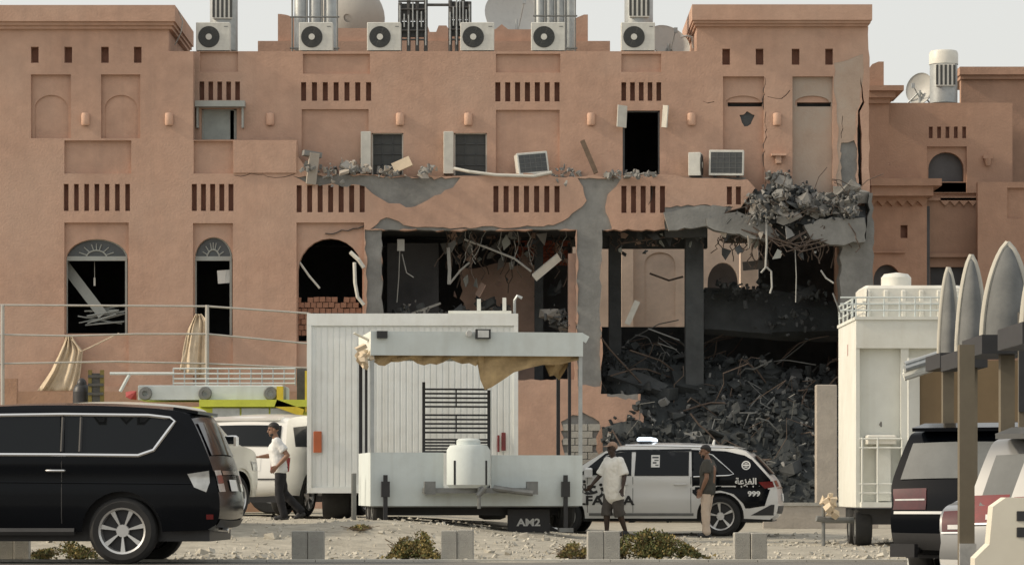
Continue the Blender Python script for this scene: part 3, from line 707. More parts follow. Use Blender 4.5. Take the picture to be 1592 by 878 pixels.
def dish(px, py, Y, r, az, el, label, base_z):
    q = P(px, py, Y); e = empty('satellite_dish', (q.x, q.y, base_z), 0, label, 'satellite dish'); hz = q.z - base_z
    mb = MB(); mb.lathe((0,0,0), [(r*k/8, -.32*r*(1-(k/8)**2)) for k in range(9)] + [(r*1.02,.02),(r*1.0,-.03)] + [(r*k/8, -.32*r*(1-(k/8)**2)-.03) for k in range(7,0,-1)], 32)
    o = mb.build('reflector', M['dish'], e, 40, (0,0,hz), (R(90-el), 0, R(az)))
    MB().cyl((0,.0,0),(0,.0,hz-.05),.05,.04,8).cyl((-.35,.2,0),(0,0,hz*.8),.025,n=6).cyl((.35,.2,0),(0,0,hz*.8),.025,n=6).build('mast', M['galv'], e)
    d = Matrix.Rotation(R(az),3,'Z') @ (Matrix.Rotation(R(90-el),3,'X') @ Vector((0,0,r*.8)))
    MB().tube([Vector((0,0,hz-r*.6)), Vector((0,0,hz))+d],.018).obox(Vector((0,0,hz))+d,(.1,.1,.14)).build('feed_arm', M['galv'], e)
    return e
dish(548, 22, 89.5, 1.0, 155, 28, 'large grey dish on the roof beside the galvanised tanks', zr)
dish(803, 28, 89.5, .95, 20, 30, 'large stained dish on the roof beside the steel cylinders', zr)
dish(1040, 66, 87.0, .62, 25, 35, 'pale low dish resting beside the roof edge and corner tower', zr)
o = MB().tube([P(266,12,84.6),P(278,18,84.6),P(284,34,84.6),P(281,52,84.6),P(272,70,84.7)],.018).build('loose_cable', M['wire']); tag(o, 'thin loop of cable beside the projecting tower cornice', 'cable')
dish(1430, 138, 94.0, .48, -40, 8, 'round white dish on the neighbouring roof', Z_(160,94))
def tank_rack(px0, px1, Y, top, label, n):
    x0, x1 = X_(px0,Y), X_(px1,Y); zt = Z_(top,Y)
    e = empty('tank_rack', ((x0+x1)/2, Y, zr), 0, label, 'roof equipment'); wd = x1-x0; h = zt-zr
    for k in range(n):
        cx = -wd/2 + wd*(k+.5)/n; r = wd/n*.44
        MB().lathe((cx,.25,0), [(0,.25),(r,.25),(r,h*.93),(r*.7,h),(0,h)], 16).build('cylinder', M['galv'], e, 40)
    g_ = MB()
    for z in (.24,h*.55,h*.86): g_.tube([(-wd/2-.06,-.2,z),(wd/2+.06,-.2,z)],.025)
    for k in range(n+1): x = -wd/2+wd*k/n; g_.tube([(x,-.2,0),(x,-.2,h*.9)],.025)
    g_.build('pipe_frame', M['greyst'], e)
    return e
tank_rack(455, 525, 86.0, -22, 'galvanised tanks in a pipe frame behind the roof edge', 3)
tank_rack(832, 894, 86.0, -25, 'slim steel cylinders in a pipe frame beside the curved parapet', 4)
def pipe_frame(px0, px1, Y, top, label, seed):
    r = random.Random(seed); x0, x1 = X_(px0,Y), X_(px1,Y); zt = Z_(top,Y); h = zt-zr; wd = x1-x0
    e = empty('pipe_manifold', ((x0+x1)/2,Y,zr), 0, label, 'roof equipment')
    g_ = MB()
    for k in range(4): x = -wd/2+wd*k/3; g_.cyl((x,0,0),(x,0,h*r.uniform(.85,1.1)),.055,n=8)
    g_.build('upright', M['pipe'], e)
    g_ = MB()
    for z in (.5,h*.45,h*.62,h*.8,h*.93): g_.cyl((-wd/2-.05,-.04,z),(wd/2+.05,-.04,z),.03,n=6)
    g_.build('cross_pipe', M['pipe'], e)
    g_ = MB()
    for k in range(6): g_.box(-wd/2+.03+wd*(k%3)/3,.06,h*(.35+.3*(k//3)),-wd/2+wd*(k%3)/3+wd*.28,.18,h*(.6+.3*(k//3)))
    g_.build('control_box', M['grille'], e)
    g_ = MB()
    for k in range(7): g_.cyl((-wd/2+wd*k/6,-.08,h*(.5 if k%2 else .2)),(-wd/2+wd*k/6,-.08,h*r.uniform(.7,.95)),.02,n=6)
    g_.build('thin_pipe', M['galv'], e)
pipe_frame(622, 662, 86.0, -4, 'dark pipe manifold frame on the roof, the one beside the stepped crenels', 3)
pipe_frame(700, 730, 86.0, -8, 'narrow dark pipe manifold frame on the roof next to an air conditioner', 4)
o = MB().tube([P(660,8,86.0), P(700,8,86.0)], .04, 8).build('linking_pipe', M['pipe']); tag(o, 'dark horizontal pipe bridging the two roof pipe frames', 'pipe')
o = MB().tube([P(1058,58,85.2), P(1068,56,85.2), P(1076,58,85.2), P(1078,75,85.3)], .03).build('stub_pipe', M['galv']); tag(o, 'short bent grey pipe beside the corner tower wall', 'pipe')

# ---------------------------------------------------------------- wall lamps
def wall_lamp(px, py, Y, lab):
    q = P(px, py, Y); e = empty('wall_lamp', (q.x, Y, q.z), 0, lab, 'wall lamp', 'sconces along the upper wall')
    MB().lathe((0,-.02,0), [(.04,-.17),(.095,-.16),(.115,-.12),(.115,.13),(.10,.17),(.05,.18)], 16, 'z', PI, PI).build('lamp_shade', M['lampskin'], e, 40)
    MB().box(-.10,-.02,-.14,.10,-.001,.15).build('back_plate', M['lampskin'], e)
for px, lab in ((133,'terracotta wall lamp between the two arched niches'),(263,'terracotta wall lamp beside the hooded window'),(420,'terracotta wall lamp between hooded window and blind panel'),(622,'terracotta wall lamp above the first shuttered window'),(728,'terracotta wall lamp above the second shuttered window'),(919,'terracotta wall lamp beside the dark open doorway'),(1075,'terracotta wall lamp above the coil fronted air conditioner'),(1208,'dusty wall lamp between the cracked niches')):
    wall_lamp(px, 186, FY if px < 300 else UY, lab)
q = P(1210,246,UY); e = empty('wall_bracket', (q.x,UY,q.z), 0, 'broken plaster bracket below a dusty wall lamp', 'bracket')
MB().box(-.2,-.22,.05,.2,-.002,.11).build('shelf', M['lampskin'], e); MB().chunk((0,-.09,-.06),(.2,.17,.26),(0,0,0),3).build('corbel', M['plaster'], e)

# ---------------------------------------------------------------- rubble
def pile(name, label, m, mdark, pts, seed, small, zfun=None, cat='rubble'):
    """pts: (px, py, Y, spread_px, size) clusters; the big blocks are parts, the small mass one 'stuff' part"""
    r = random.Random(seed); c = P(pts[0][0], pts[0][1], pts[0][2]); e = empty(name, c, 0, label, cat)
    fill = MB(); k = 0
    for (px, py, Y, sp, size, big) in pts:
        for i in range(big):
            q = P(px + r.gauss(0, sp*.5), py + r.gauss(0, sp*.28), Y + r.uniform(-.5,.5)) - c
            s = size * r.choice((.5,.8,1,1.6))
            MB().chunk((0,0,0), (s*r.uniform(.9,2.1), s*r.uniform(.6,1.3), s*r.uniform(.3,.8)), (r.uniform(-.6,.6), r.uniform(-.6,.6), r.uniform(0,6)), k).build('chunk', M[m if r.random() < .7 else mdark], e, loc=q); k += 1
        for i in range(small):
            q = P(px + r.gauss(0, sp*.6), py + r.gauss(0, sp*.33), Y + r.uniform(-.7,.7)) - c; s = r.uniform(.03,.13)
            fill.cur = 0 if r.random() < .6 else 1
            fill.chunk(q, (s*r.uniform(1,2.2), s*r.uniform(.7,1.3), s*r.uniform(.5,1)), (r.random()*3, r.random()*3, r.random()*6), k); k += 1
    fill.cur = 0; tag(fill.build('rubble_fill', [M[m], M[mdark]], e), kind='stuff')
    return e
pile('rubble_heap', 'heap of pale broken masonry on the terrace below cracked niches', 'rubble', 'soot',
   [(1215,292,84.2,26,.30,9),(1188,310,84.0,20,.28,7),(1245,305,84.2,26,.3,9),(1270,322,84.0,24,.32,8),(1230,330,83.9,34,.3,9),(1295,318,84.1,18,.34,7),(1180,335,83.9,22,.28,7),(1326,306,84.1,9,.34,5),(1320,332,84.0,14,.3,6),(1210,275,84.5,12,.2,4)], 71, 110)
hp0 = [o for o in bpy.data.objects if o.name.startswith('rubble_heap') and o.parent is None][-1]
mb = MB(); n1, n2 = 30, 8; rh = random.Random(4)
for j in range(n2+1):
    for i in range(n1+1):
        u, v = i/n1, j/n2; px = 1166+180*u; crest = 285+26*abs(u-.25)**.8*1.2+14*(vnoise(u*9,3)-.5)+(12 if u > .92 else 0)
        q = P(px, 350+(crest-350)*math.sin(v*PI/2)+7*(vnoise(u*17,v*9)-.5), 83.75+1.0*v) - hp0.location; mb.v.append(tuple(q))
mb.f = [(j*(n1+1)+i, j*(n1+1)+i+1, (j+1)*(n1+1)+i+1, (j+1)*(n1+1)+i) for j in range(n2) for i in range(n1)]; mb.m = [0]*len(mb.f)
mb.build('heap_core', M['soot'], hp0)
for i in range(16):
    q = P(rh.uniform(1175,1335), rh.uniform(292,345), rh.uniform(83.5,84.0)) - hp0.location; s_ = rh.uniform(.35,.8)
    MB().prism([(s_*.5*math.cos(2*PI*j/5)*rh.uniform(.6,1.1), s_*.36*math.sin(2*PI*j/5)*rh.uniform(.6,1.1)) for j in range(5)], -.05, .05).build('broken_plate', M[rh.choice(('concrete','rubble','palecon','soot'))], hp0, loc=q, rot=(rh.uniform(-1,.3), rh.uniform(-.8,.8), rh.uniform(-.5,.5)))
for i in range(26):
    q = P(rh.uniform(1170,1335), rh.uniform(285,345), rh.uniform(83.4,83.9)) - hp0.location; d = Vector((rh.uniform(-1,1), rh.uniform(-.4,0), rh.uniform(-.3,1)))*rh.uniform(.3,.9)
    MB().tube([q, q+d*.5, q+d+Vector((rh.uniform(-.2,.2),0,rh.uniform(-.3,0)))], .012, 5).build('bent_bar', M['rebar'], hp0)
pile('rubble_heap', 'grey broken masonry around the blown out parapet beside the fallen plank', 'concrete', 'rubble',
   [(985,272,84.15,14,.15,4),(1010,272,84.15,9,.14,3),(880,270,84.1,18,.1,3),(955,272,84.1,10,.12,3)], 72, 28)
pile('rubble_heap', 'grey broken masonry on the terrace in front of the shuttered windows', 'concrete', 'palecon',
   [(540,262,84.15,16,.22,7),(560,262,84.2,14,.22,6),(520,268,84.1,22,.16,5),(600,267,84.2,16,.16,4),(665,266,84.2,12,.2,5),(480,262,84.1,10,.2,6)], 73, 30)
# the collapsed lower storeys: a mound filling the second bay
mnd = MB(); nx, nyy = 34, 18; rm = random.Random(77)
def mound(u, v):      # u across the bay, v from front (0) to back (1)
    top = Z_(548 + 46*u, 87); t = min(1, (v/.52))**.75
    return max(.05, t*top) + .55*(vnoise(u*9+2, v*7) - .5)*min(1, 4*v) + .25*(vnoise(u*23, v*17)-.5)*min(1, 6*v)
def mound_Y(px, py):
    u = (px-936)/378
    for k in range(60):
        v = k/60; Y = 81.6 + 9.2*v
        if 759 - (mound(u,v)-H)*F/Y <= py: return Y
    return 88
for j in range(nyy+1):
    for i in range(nx+1):
        u, v = i/nx, j/nyy; Y = 81.6 + 9.2*v; mnd.v.append((X_(936 + 378*u, FY), Y, mound(u,v)))
mnd.f = [(j*(nx+1)+i, j*(nx+1)+i+1, (j+1)*(nx+1)+i+1, (j+1)*(nx+1)+i) for j in range(nyy) for i in range(nx)]; mnd.m = [0]*len(mnd.f)
me_ = empty('rubble_mound', (X_(1120,FY), 82, 0), 0, 'dark mound of collapsed floors filling the torn open bay', 'rubble')
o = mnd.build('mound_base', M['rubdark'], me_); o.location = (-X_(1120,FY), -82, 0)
fill = MB()
def mpt(u, v): return Vector((X_(936 + 378*u, FY), 81.6 + 9.2*v, mound(u,v)))
for i in range(150):
    u, v = rm.random(), rm.random()**.8; q = mpt(u,v); s = rm.uniform(.22,.55)
    c_ = MB().chunk((0,0,0), (s*rm.uniform(1,2.4), s*rm.uniform(.6,1.3), s*rm.uniform(.35,.8)), (rm.uniform(-.5,.5), rm.uniform(-.6,.6), rm.uniform(0,6)), i)
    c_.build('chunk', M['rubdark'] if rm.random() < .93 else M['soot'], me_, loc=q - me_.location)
for i in range(2600):
    u, v = rm.random(), rm.random(); q = mpt(u,v) + Vector((0,0,rm.uniform(-.02,.12))) - me_.location; s = rm.uniform(.04,.2)
    fill.cur = 0 if rm.random() < .94 else 1
    fill.chunk(q, (s*rm.uniform(1,2.4), s*rm.uniform(.6,1.3), s*rm.uniform(.4,1)), (rm.random()*3, rm.random()*3, rm.random()*6), i)
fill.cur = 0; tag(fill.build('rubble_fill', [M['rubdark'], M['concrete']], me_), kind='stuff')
for i in range(110):        # bent bars and torn strips sticking out of the mound
    u, v = rm.random(), rm.uniform(.1,.95); q = mpt(u,v) - me_.location
    d = Vector((rm.uniform(-1,1), rm.uniform(-.7,.2), rm.uniform(-.2,.9))); L = rm.uniform(.6,1.9)
    MB().tube([q, q + d*L*.5, q + d*L*.8 + Vector((rm.uniform(-.3,.3),0,rm.uniform(-.3,.2))), q + d*L + Vector((rm.uniform(-.5,.5),0,-rm.uniform(0,.5)))], rm.choice((.012,.016,.024)), 5).build('bent_bar', M['rebar'] if rm.random() < .6 else M['greyst'], me_)
# fallen slabs on the mound: things of their own
def slab_thing(pts, Y, T, m, tilt, seed, label):
    c = P(sum(p[0] for p in pts)/len(pts), sum(p[1] for p in pts)/len(pts), Y); e = empty('fallen_slab', c, 0, label, 'slab')
    plate(pts, Y, T, m, 'slab', tilt, seed, 1.6, e, 20); return e
slab_thing([(1094,448),(1200,446),(1308,462),(1308,520),(1210,524),(1096,520)], 86.4, .35, 'soot', (R(-24), R(3), 0), 81, 'broad sooty floor slab sagging across the torn open bay')
slab_thing([(1210,482),(1302,462),(1304,516),(1200,522)], 86.0, .25, 'rubdark', (R(-30), R(2), 0), 82, 'paler folded slab lying against the sagging floor slab')
for pts, T_, m_, tl, sd_, lab in (
   ([(1040,562),(1118,560),(1134,590),(1122,622),(1052,612)], .25, 'rubdark', (-50,8), 83, 'tilted dark slab lying on the rubble mound beside the inner column'),
   ([(1150,582),(1222,590),(1232,612),(1190,632),(1148,612)], .22, 'soot', (-52,-8), 84, 'cracked dark slab on the rubble mound below the black void'),
   ([(948,566),(1000,574),(1040,596),(1030,612),(980,600),(944,588)], .18, 'soot', (-48,6), 85, 'long grey slab fragment at the foot of the bare column'),
   ([(1240,640),(1290,628),(1300,656),(1262,672)], .2, 'rubdark', (-40,12), 87, 'dark slab fragment on the mound next to the worn pier'),
   ([(1046,672),(1088,664),(1100,690),(1052,700)], .18, 'concrete', (-40,4), 86, 'small pale slab fragment low on the rubble mound')):
    cy = sum(q[1] for q in pts)/len(pts); cx_ = sum(q[0] for q in pts)/len(pts)
    slab_thing(pts, mound_Y(cx_, cy)-.15, T_, m_, (R(tl[0]), R(tl[1]), 0), sd_, lab)
# pier and low wall beside the bay
e = empty('concrete_pier', (X_(1284,80), 80, 0), 0, 'worn brown grey pier standing in front of the rubble mound', 'pier')
MB().rbox(-.27,-.2,0,.27,.2,Z_(598,80),.02).build('shaft', M['palecon'], e); MB().box(-.31,-.24,0,.31,.24,.5).build('plinth', M['block'], e)
e = empty('low_wall', (X_(1255,70), 70, 0), 0, 'low beige boundary wall behind the drawbar of the white cabin', 'wall')
MB().box(-1.0,-.1,0,1.6,.1,Z_(786,70)).build('wall_face', M['palecon'], e); MB().box(-1.03,-.13,Z_(786,70)+.001,1.63,.13,Z_(782,70)+.02).build('coping', M['block'], e)

# ---------------------------------------------------------------- hanging debris: bars, cables, ceiling pieces
rd_ = random.Random(99)
def hang(label, name, m, items, cat='debris'):
    p0 = P(*items[0][0][0]); e = empty(name, p0, 0, label, cat)
    for pts, r in items: MB().tube([P(*p) - p0 for p in pts], r, 5).build('bar' if 'rebar' in name else 'strand', m, e)
    return e
def dangle(px, py, Y, L, sw, r):
    pts = []; x = px
    for k in range(7):
        pts.append((x, py + L*k/6 * (1 if k < 5 else .94), Y + rd_.uniform(-.1,.1))); x += rd_.uniform(-sw, sw)
    return (pts, r)
hang('tangle of rusted bars dangling under the shattered slab', 'rebar_tangle', M['rebar'], [dangle(rd_.uniform(1120,1320), rd_.uniform(345,368), rd_.uniform(83.5,84.6), rd_.uniform(20,70), 7, .018) for _ in range(30)] +
   [([(rd_.uniform(1150,1210), rd_.uniform(350,370), 83.6), (rd_.uniform(1210,1250), rd_.uniform(372,392), 83.4), (rd_.uniform(1250,1310), rd_.uniform(350,380), 83.7)], .018) for _ in range(9)])
hang('pale cables hanging from the shattered slab with bent ends', 'cable', M['wire'], [([(1191,330,83.5),(1192,380,83.4),(1190,416,83.4),(1183,424,83.4)], .03), ([(1190,414,83.4),(1199,422,83.4),(1200,446,83.4),(1197,456,83.4)], .028), ([(1236,384,83.6),(1238,430,83.6),(1237,470,83.6)], .014), ([(1276,420,83.6),(1284,432,83.6),(1296,440,83.5)], .024)])
hang('tangle of bars and cables hanging in the wide torn bay', 'rebar_tangle', M['rebar'], [dangle(rd_.uniform(690,890), rd_.uniform(356,372), rd_.uniform(84.6,87.5), rd_.uniform(25,90), 8, .016) for _ in range(34)])
hang('thin pale cables hanging in the wide torn bay', 'cable', M['wire'], [([(622,374,84.9),(620,430,84.9),(617,470,84.9)], .014), ([(625,395,84.9),(632,424,84.8),(643,431,84.8)], .016), ([(697,385,85),(699,420,85),(698,442,85)], .05), ([(722,372,85),(760,386,85),(800,402,84.9),(826,422,84.8)], .03), ([(700,440,85),(716,420,85),(730,408,85)], .028)] + [dangle(rd_.uniform(700,880), 360, 85.2, rd_.uniform(30,60), 6, .011) for _ in range(9)])
hang('bars and roots of wire hanging in the bay with the courtyard view', 'rebar_tangle', M['rebar'], [dangle(rd_.uniform(940,1160), rd_.uniform(360,372), rd_.uniform(84.4,86), rd_.uniform(10,40), 6, .014) for _ in range(26)] + [([(966,378,85),(1010,372,85),(1050,366,85)], .03), ([(1010,425,86),(1040,436,86),(1062,430,86)], .03)])
hang('crumpled pale window strip hanging at the arched window edge', 'bent_strip_wreck', M['pale'], [([(551,408,83.9),(552,440,83.85),(556,462,83.8),(566,474,83.8)], .05), ([(545,392,84.0),(558,404,83.9),(566,416,83.9)], .06), ([(466,408,84.2),(480,428,84.2),(497,448,84.2)], .03)])
def board(px, py, Y, size, rot, m, name, label, cat):
    o = MB().obox((0,0,0), size).build(name, m, loc=P(px,py,Y), rot=rot); tag(o, label, cat); return o
board(916, 244, 84.3, (.13,.05,1.02), (R(-14), R(-22), 0), M['wood'], 'plank', 'weathered plank leaning against the upper wall beside the doorway', 'plank')
board(625, 256, 84.25, (.52,.05,.30), (R(-20), R(-24), 0), M['cream'], 'board', 'small cream board lying in front of the first shuttered window', 'board')
o = MB().tube([P(706,262,84.2), P(730,267,84.0), P(770,272,83.9), P(830,274,83.9), P(858,268,84.0)], .045, 7).build('bent_pipe', M['pale']); tag(o, 'long bent pale pipe lying along the broken terrace edge', 'pipe')
o = MB().obox((0,0,0),(.9,.05,.2)).obox((.02,.05,.05),(.9,.03,.12)).build('light_fitting', M['pale'], loc=P(850,416,84.6), rot=(R(20), R(-40), 0)); tag(o, 'pale strip light fitting dangling aslant in the torn bay', 'light fitting')
board(623, 381, 84.9, (.2,.06,.32), (0,0,.2), M['dish'], 'junction_box', 'small grey box hanging on a cable in the dark bay', 'box')
board(983, 486, 85.0, (.16,.04,.7), (0, R(24), 0), M['pale'], 'scrap_sheet', 'torn pale sheet standing in the gap beside the dark inner column', 'panel')
board(1175, 412, 84.9, (.72,.06,.24), (R(10), R(-6), .1), M['darkwood'], 'board', 'charred board stuck under the shattered slab', 'board')
board(486, 262, 83.9, (.26,.25,.85), (R(8), R(6), .2), M['palecon'], 'parapet_stump', 'broken pale parapet stump hanging at the torn edge', 'masonry')
board(485, 240, 83.95, (.5,.3,.14), (0, R(8), .3), M['concrete'], 'masonry_piece', 'grey masonry piece lodged on top of the parapet stump', 'masonry')
pile('rubble_heap', 'broken masonry lying on the floor of the wide torn bay', 'soot', 'rubble', [(640,488,85.2,30,.3,7),(700,495,85.4,24,.3,6),(760,480,86.5,26,.35,7),(865,490,85.2,16,.4,7),(880,505,85.0,12,.3,4)], 91, 45)
board(655, 482, 86.0, (1.2,.04,.06), (R(12), R(-20), R(20)), M['pale'], 'batten', 'pale timber batten lying on the torn bay floor', 'batten')
def wreck(label, seed, n, x0, x1, y0, y1, Y0, Y1, mats, smin, smax):
    r = random.Random(seed); c = P((x0+x1)/2, y0, (Y0+Y1)/2); e = empty('ceiling_wreckage', c, 0, label, 'debris')
    for i in range(n):
        q = P(r.uniform(x0,x1), y0+(y1-y0)*r.random()**1.5, r.uniform(Y0,Y1)); w_ = r.uniform(smin,smax); h_ = w_*r.uniform(.35,2.2)
        k = r.choice((3,4,4,5)); a0 = r.random()*6; pts = [(w_*.5*math.cos(a0+2*PI*j/k)*r.uniform(.4,1.2), w_*r.choice((.25,.5,.9))*math.sin(a0+2*PI*j/k)*r.uniform(.5,1.2)) for j in range(k)]
        MB().prism(pts, -.012, .012).build('torn_sheet', M[r.choice(mats)], e, loc=q-c, rot=(r.uniform(-.7,.7), r.uniform(-.9,.9), r.uniform(-.9,.9)))
    return e
wreck('torn ceiling sheets and panels dangling in the wide torn bay', 11, 46, 690, 885, 362, 470, 84.9, 87.6, ('inner','soot','frame','inner','concrete'), .12, .6)
wreck('torn sheets dangling above the courtyard view', 12, 22, 940, 1100, 358, 400, 84.5, 86, ('soot','inner','frame','soot'), .1, .38)
wreck('torn sheets and lath caught in the shattered slab', 13, 34, 1120, 1330, 335, 400, 83.4, 84.8, ('soot','concrete','frame','palecon'), .1, .42)
pile('rubble_heap', 'broken masonry lying on the sagging floor slab', 'soot', 'rubdark', [(1130,450,86.0,26,.22,6),(1190,452,86.0,30,.2,6),(1260,462,86.0,30,.24,7),(1230,500,85.6,40,.16,6)], 92, 40)
pile('rubble_heap', 'broken masonry spilling round the foot of the inner columns', 'rubdark', 'soot', [(px_, py_, mound_Y(px_,py_), sp_, sz_, 6) for px_,py_,sp_,sz_ in ((962,566,16,.22),(1010,574,18,.25),(1078,578,18,.28),(1150,600,24,.26),(1230,606,22,.26),(1110,640,26,.24),(1000,640,24,.22),(1200,660,26,.25))], 93, 40)
# inside the first big window: fallen blinds and board
board(128, 448, 84.75, (.28,.04,1.9), (R(-8), R(-38), 0), M['frame'], 'board', 'grey board fallen aslant inside the big arched window', 'board')
bl = empty('collapsed_blind', P(165,490,84.7), 0, 'collapsed bundle of blind slats inside the big arched window', 'blind')
for k in range(12):
    MB().obox((rd_.uniform(-.25,.25),rd_.uniform(-.1,.2),rd_.uniform(-.25,.22)),(rd_.uniform(.8,1.25),.03,.035),(rd_.uniform(-.3,.3),rd_.uniform(-.32,.25),0)).build('slat', M['frame'], bl)
o = MB().tube([P(147,416,84.6),P(147,436,84.6)],.008).box(-.0,0,0,0,0,0) if False else MB().obox((0,0,0),(.05,.02,.22)).obox((0,0,.3),(.01,.01,.5)); o = o.build('hanging_tag', M['pale'], loc=P(147,438,84.6)); tag(o, 'thin pale strip hanging inside the big arched window', 'strip')
o = MB().obox((0,0,0),(.38,.015,.36)).obox((.03,-.012,0),(.015,.012,.34),(0,.2,0)).build('paper_sheet', M['decalw'], loc=P(349,430,84.5), rot=(0,R(-4),0)); tag(o, 'white sheet stuck in the narrow arched window', 'paper')
# curtains blown out of the windows
def curtain(top, bots, Y, folds, label, seed):
    r = random.Random(seed); c = P(*top, Y); nU, nV = 26, 14; mb = MB()
    for j in range(nV+1):
        t = j/nV
        for i in range(nU+1):
            u = i/nU; k = t*(len(bots[0])-1); a = int(min(k,len(bots[0])-2)); fr = k-a
            L_ = [bots[s][a][z]*(1-fr)+bots[s][a+1][z]*fr for s in (0,1) for z in (0,1)]
            q = P(L_[0]*(1-u)+L_[2]*u, L_[1]*(1-u)+L_[3]*u, Y + .16*(vnoise(u*folds*2.1+seed*7, t*1.6) - .5)*(.5+t)*1.6 + .05*math.sin(u*folds*PI*2+5*vnoise(u*3,t*2+seed)) - .3*math.sin(t*PI*.5)) - c
            mb.v.append(tuple(q))
    mb.f = [(j*(nU+1)+i, j*(nU+1)+i+1, (j+1)*(nU+1)+i+1, (j+1)*(nU+1)+i) for j in range(nV) for i in range(nU)]; mb.m = [0]*len(mb.f)
    o = mb.build('curtain', M['cream'], loc=c, smooth=60); sol = o.modifiers.new('thickness','SOLIDIFY'); sol.thickness = .02
    tag(o, label, 'curtain')
curtain((106,524), ([(104,522),(94,545),(78,578),(58,607)],[(112,523),(128,545),(124,580),(120,607)]), FY-.05, 4, 'cream curtain blown out and flared below the big arched window', 1)
curtain((308,488), ([(304,488),(292,512),(284,550),(279,575)],[(312,488),(322,498),(321,545),(320,590)]), FY-.05, 4, 'cream curtain hanging out of the narrow arched window', 2)
o = MB().tube([P(112,527,83.7),P(126,546,83.6),P(140,540,83.6),P(185,518,83.9)],.02).build('cord', M['cream']); tag(o, 'slack cream cord trailing from the big arched window sill', 'cord')
# ---------------------------------------------------------------- cars
def chaikin(p, n=2):
    for _ in range(n):
        q = [p[0]]
        for a, b in zip(p, p[1:]): q += [(a[0]*.75+b[0]*.25, a[1]*.75+b[1]*.25), (a[0]*.25+b[0]*.75, a[1]*.25+b[1]*.75)]
        p = q + [p[-1]]
    return p
def dens(p, step, closed=False):
    out = []; n = len(p)
    for i in range(n if closed else n-1):
        a, b = p[i], p[(i+1) % n]; k = max(1, int(math.hypot(b[0]-a[0], b[1]-a[1])/step + .5))
        out += [(a[0]+(b[0]-a[0])*j/k, a[1]+(b[1]-a[1])*j/k) for j in range(k)]
    if not closed: out.append(p[-1])
    return out
def text_verts(s, size):
    cu = bpy.data.curves.new('t', 'FONT'); cu.body = s; cu.size = size; cu.align_x = 'CENTER'; cu.offset = .035*size
    ob = bpy.data.objects.new('t', cu); COL.objects.link(ob)
    dg = bpy.context.evaluated_depsgraph_get(); me = bpy.data.meshes.new_from_object(ob.evaluated_get(dg))
    vs = [tuple(v.co) for v in me.vertices]; fs = [tuple(p.vertices) for p in me.polygons]
    bpy.data.objects.remove(ob); bpy.data.meshes.remove(me); return vs, fs
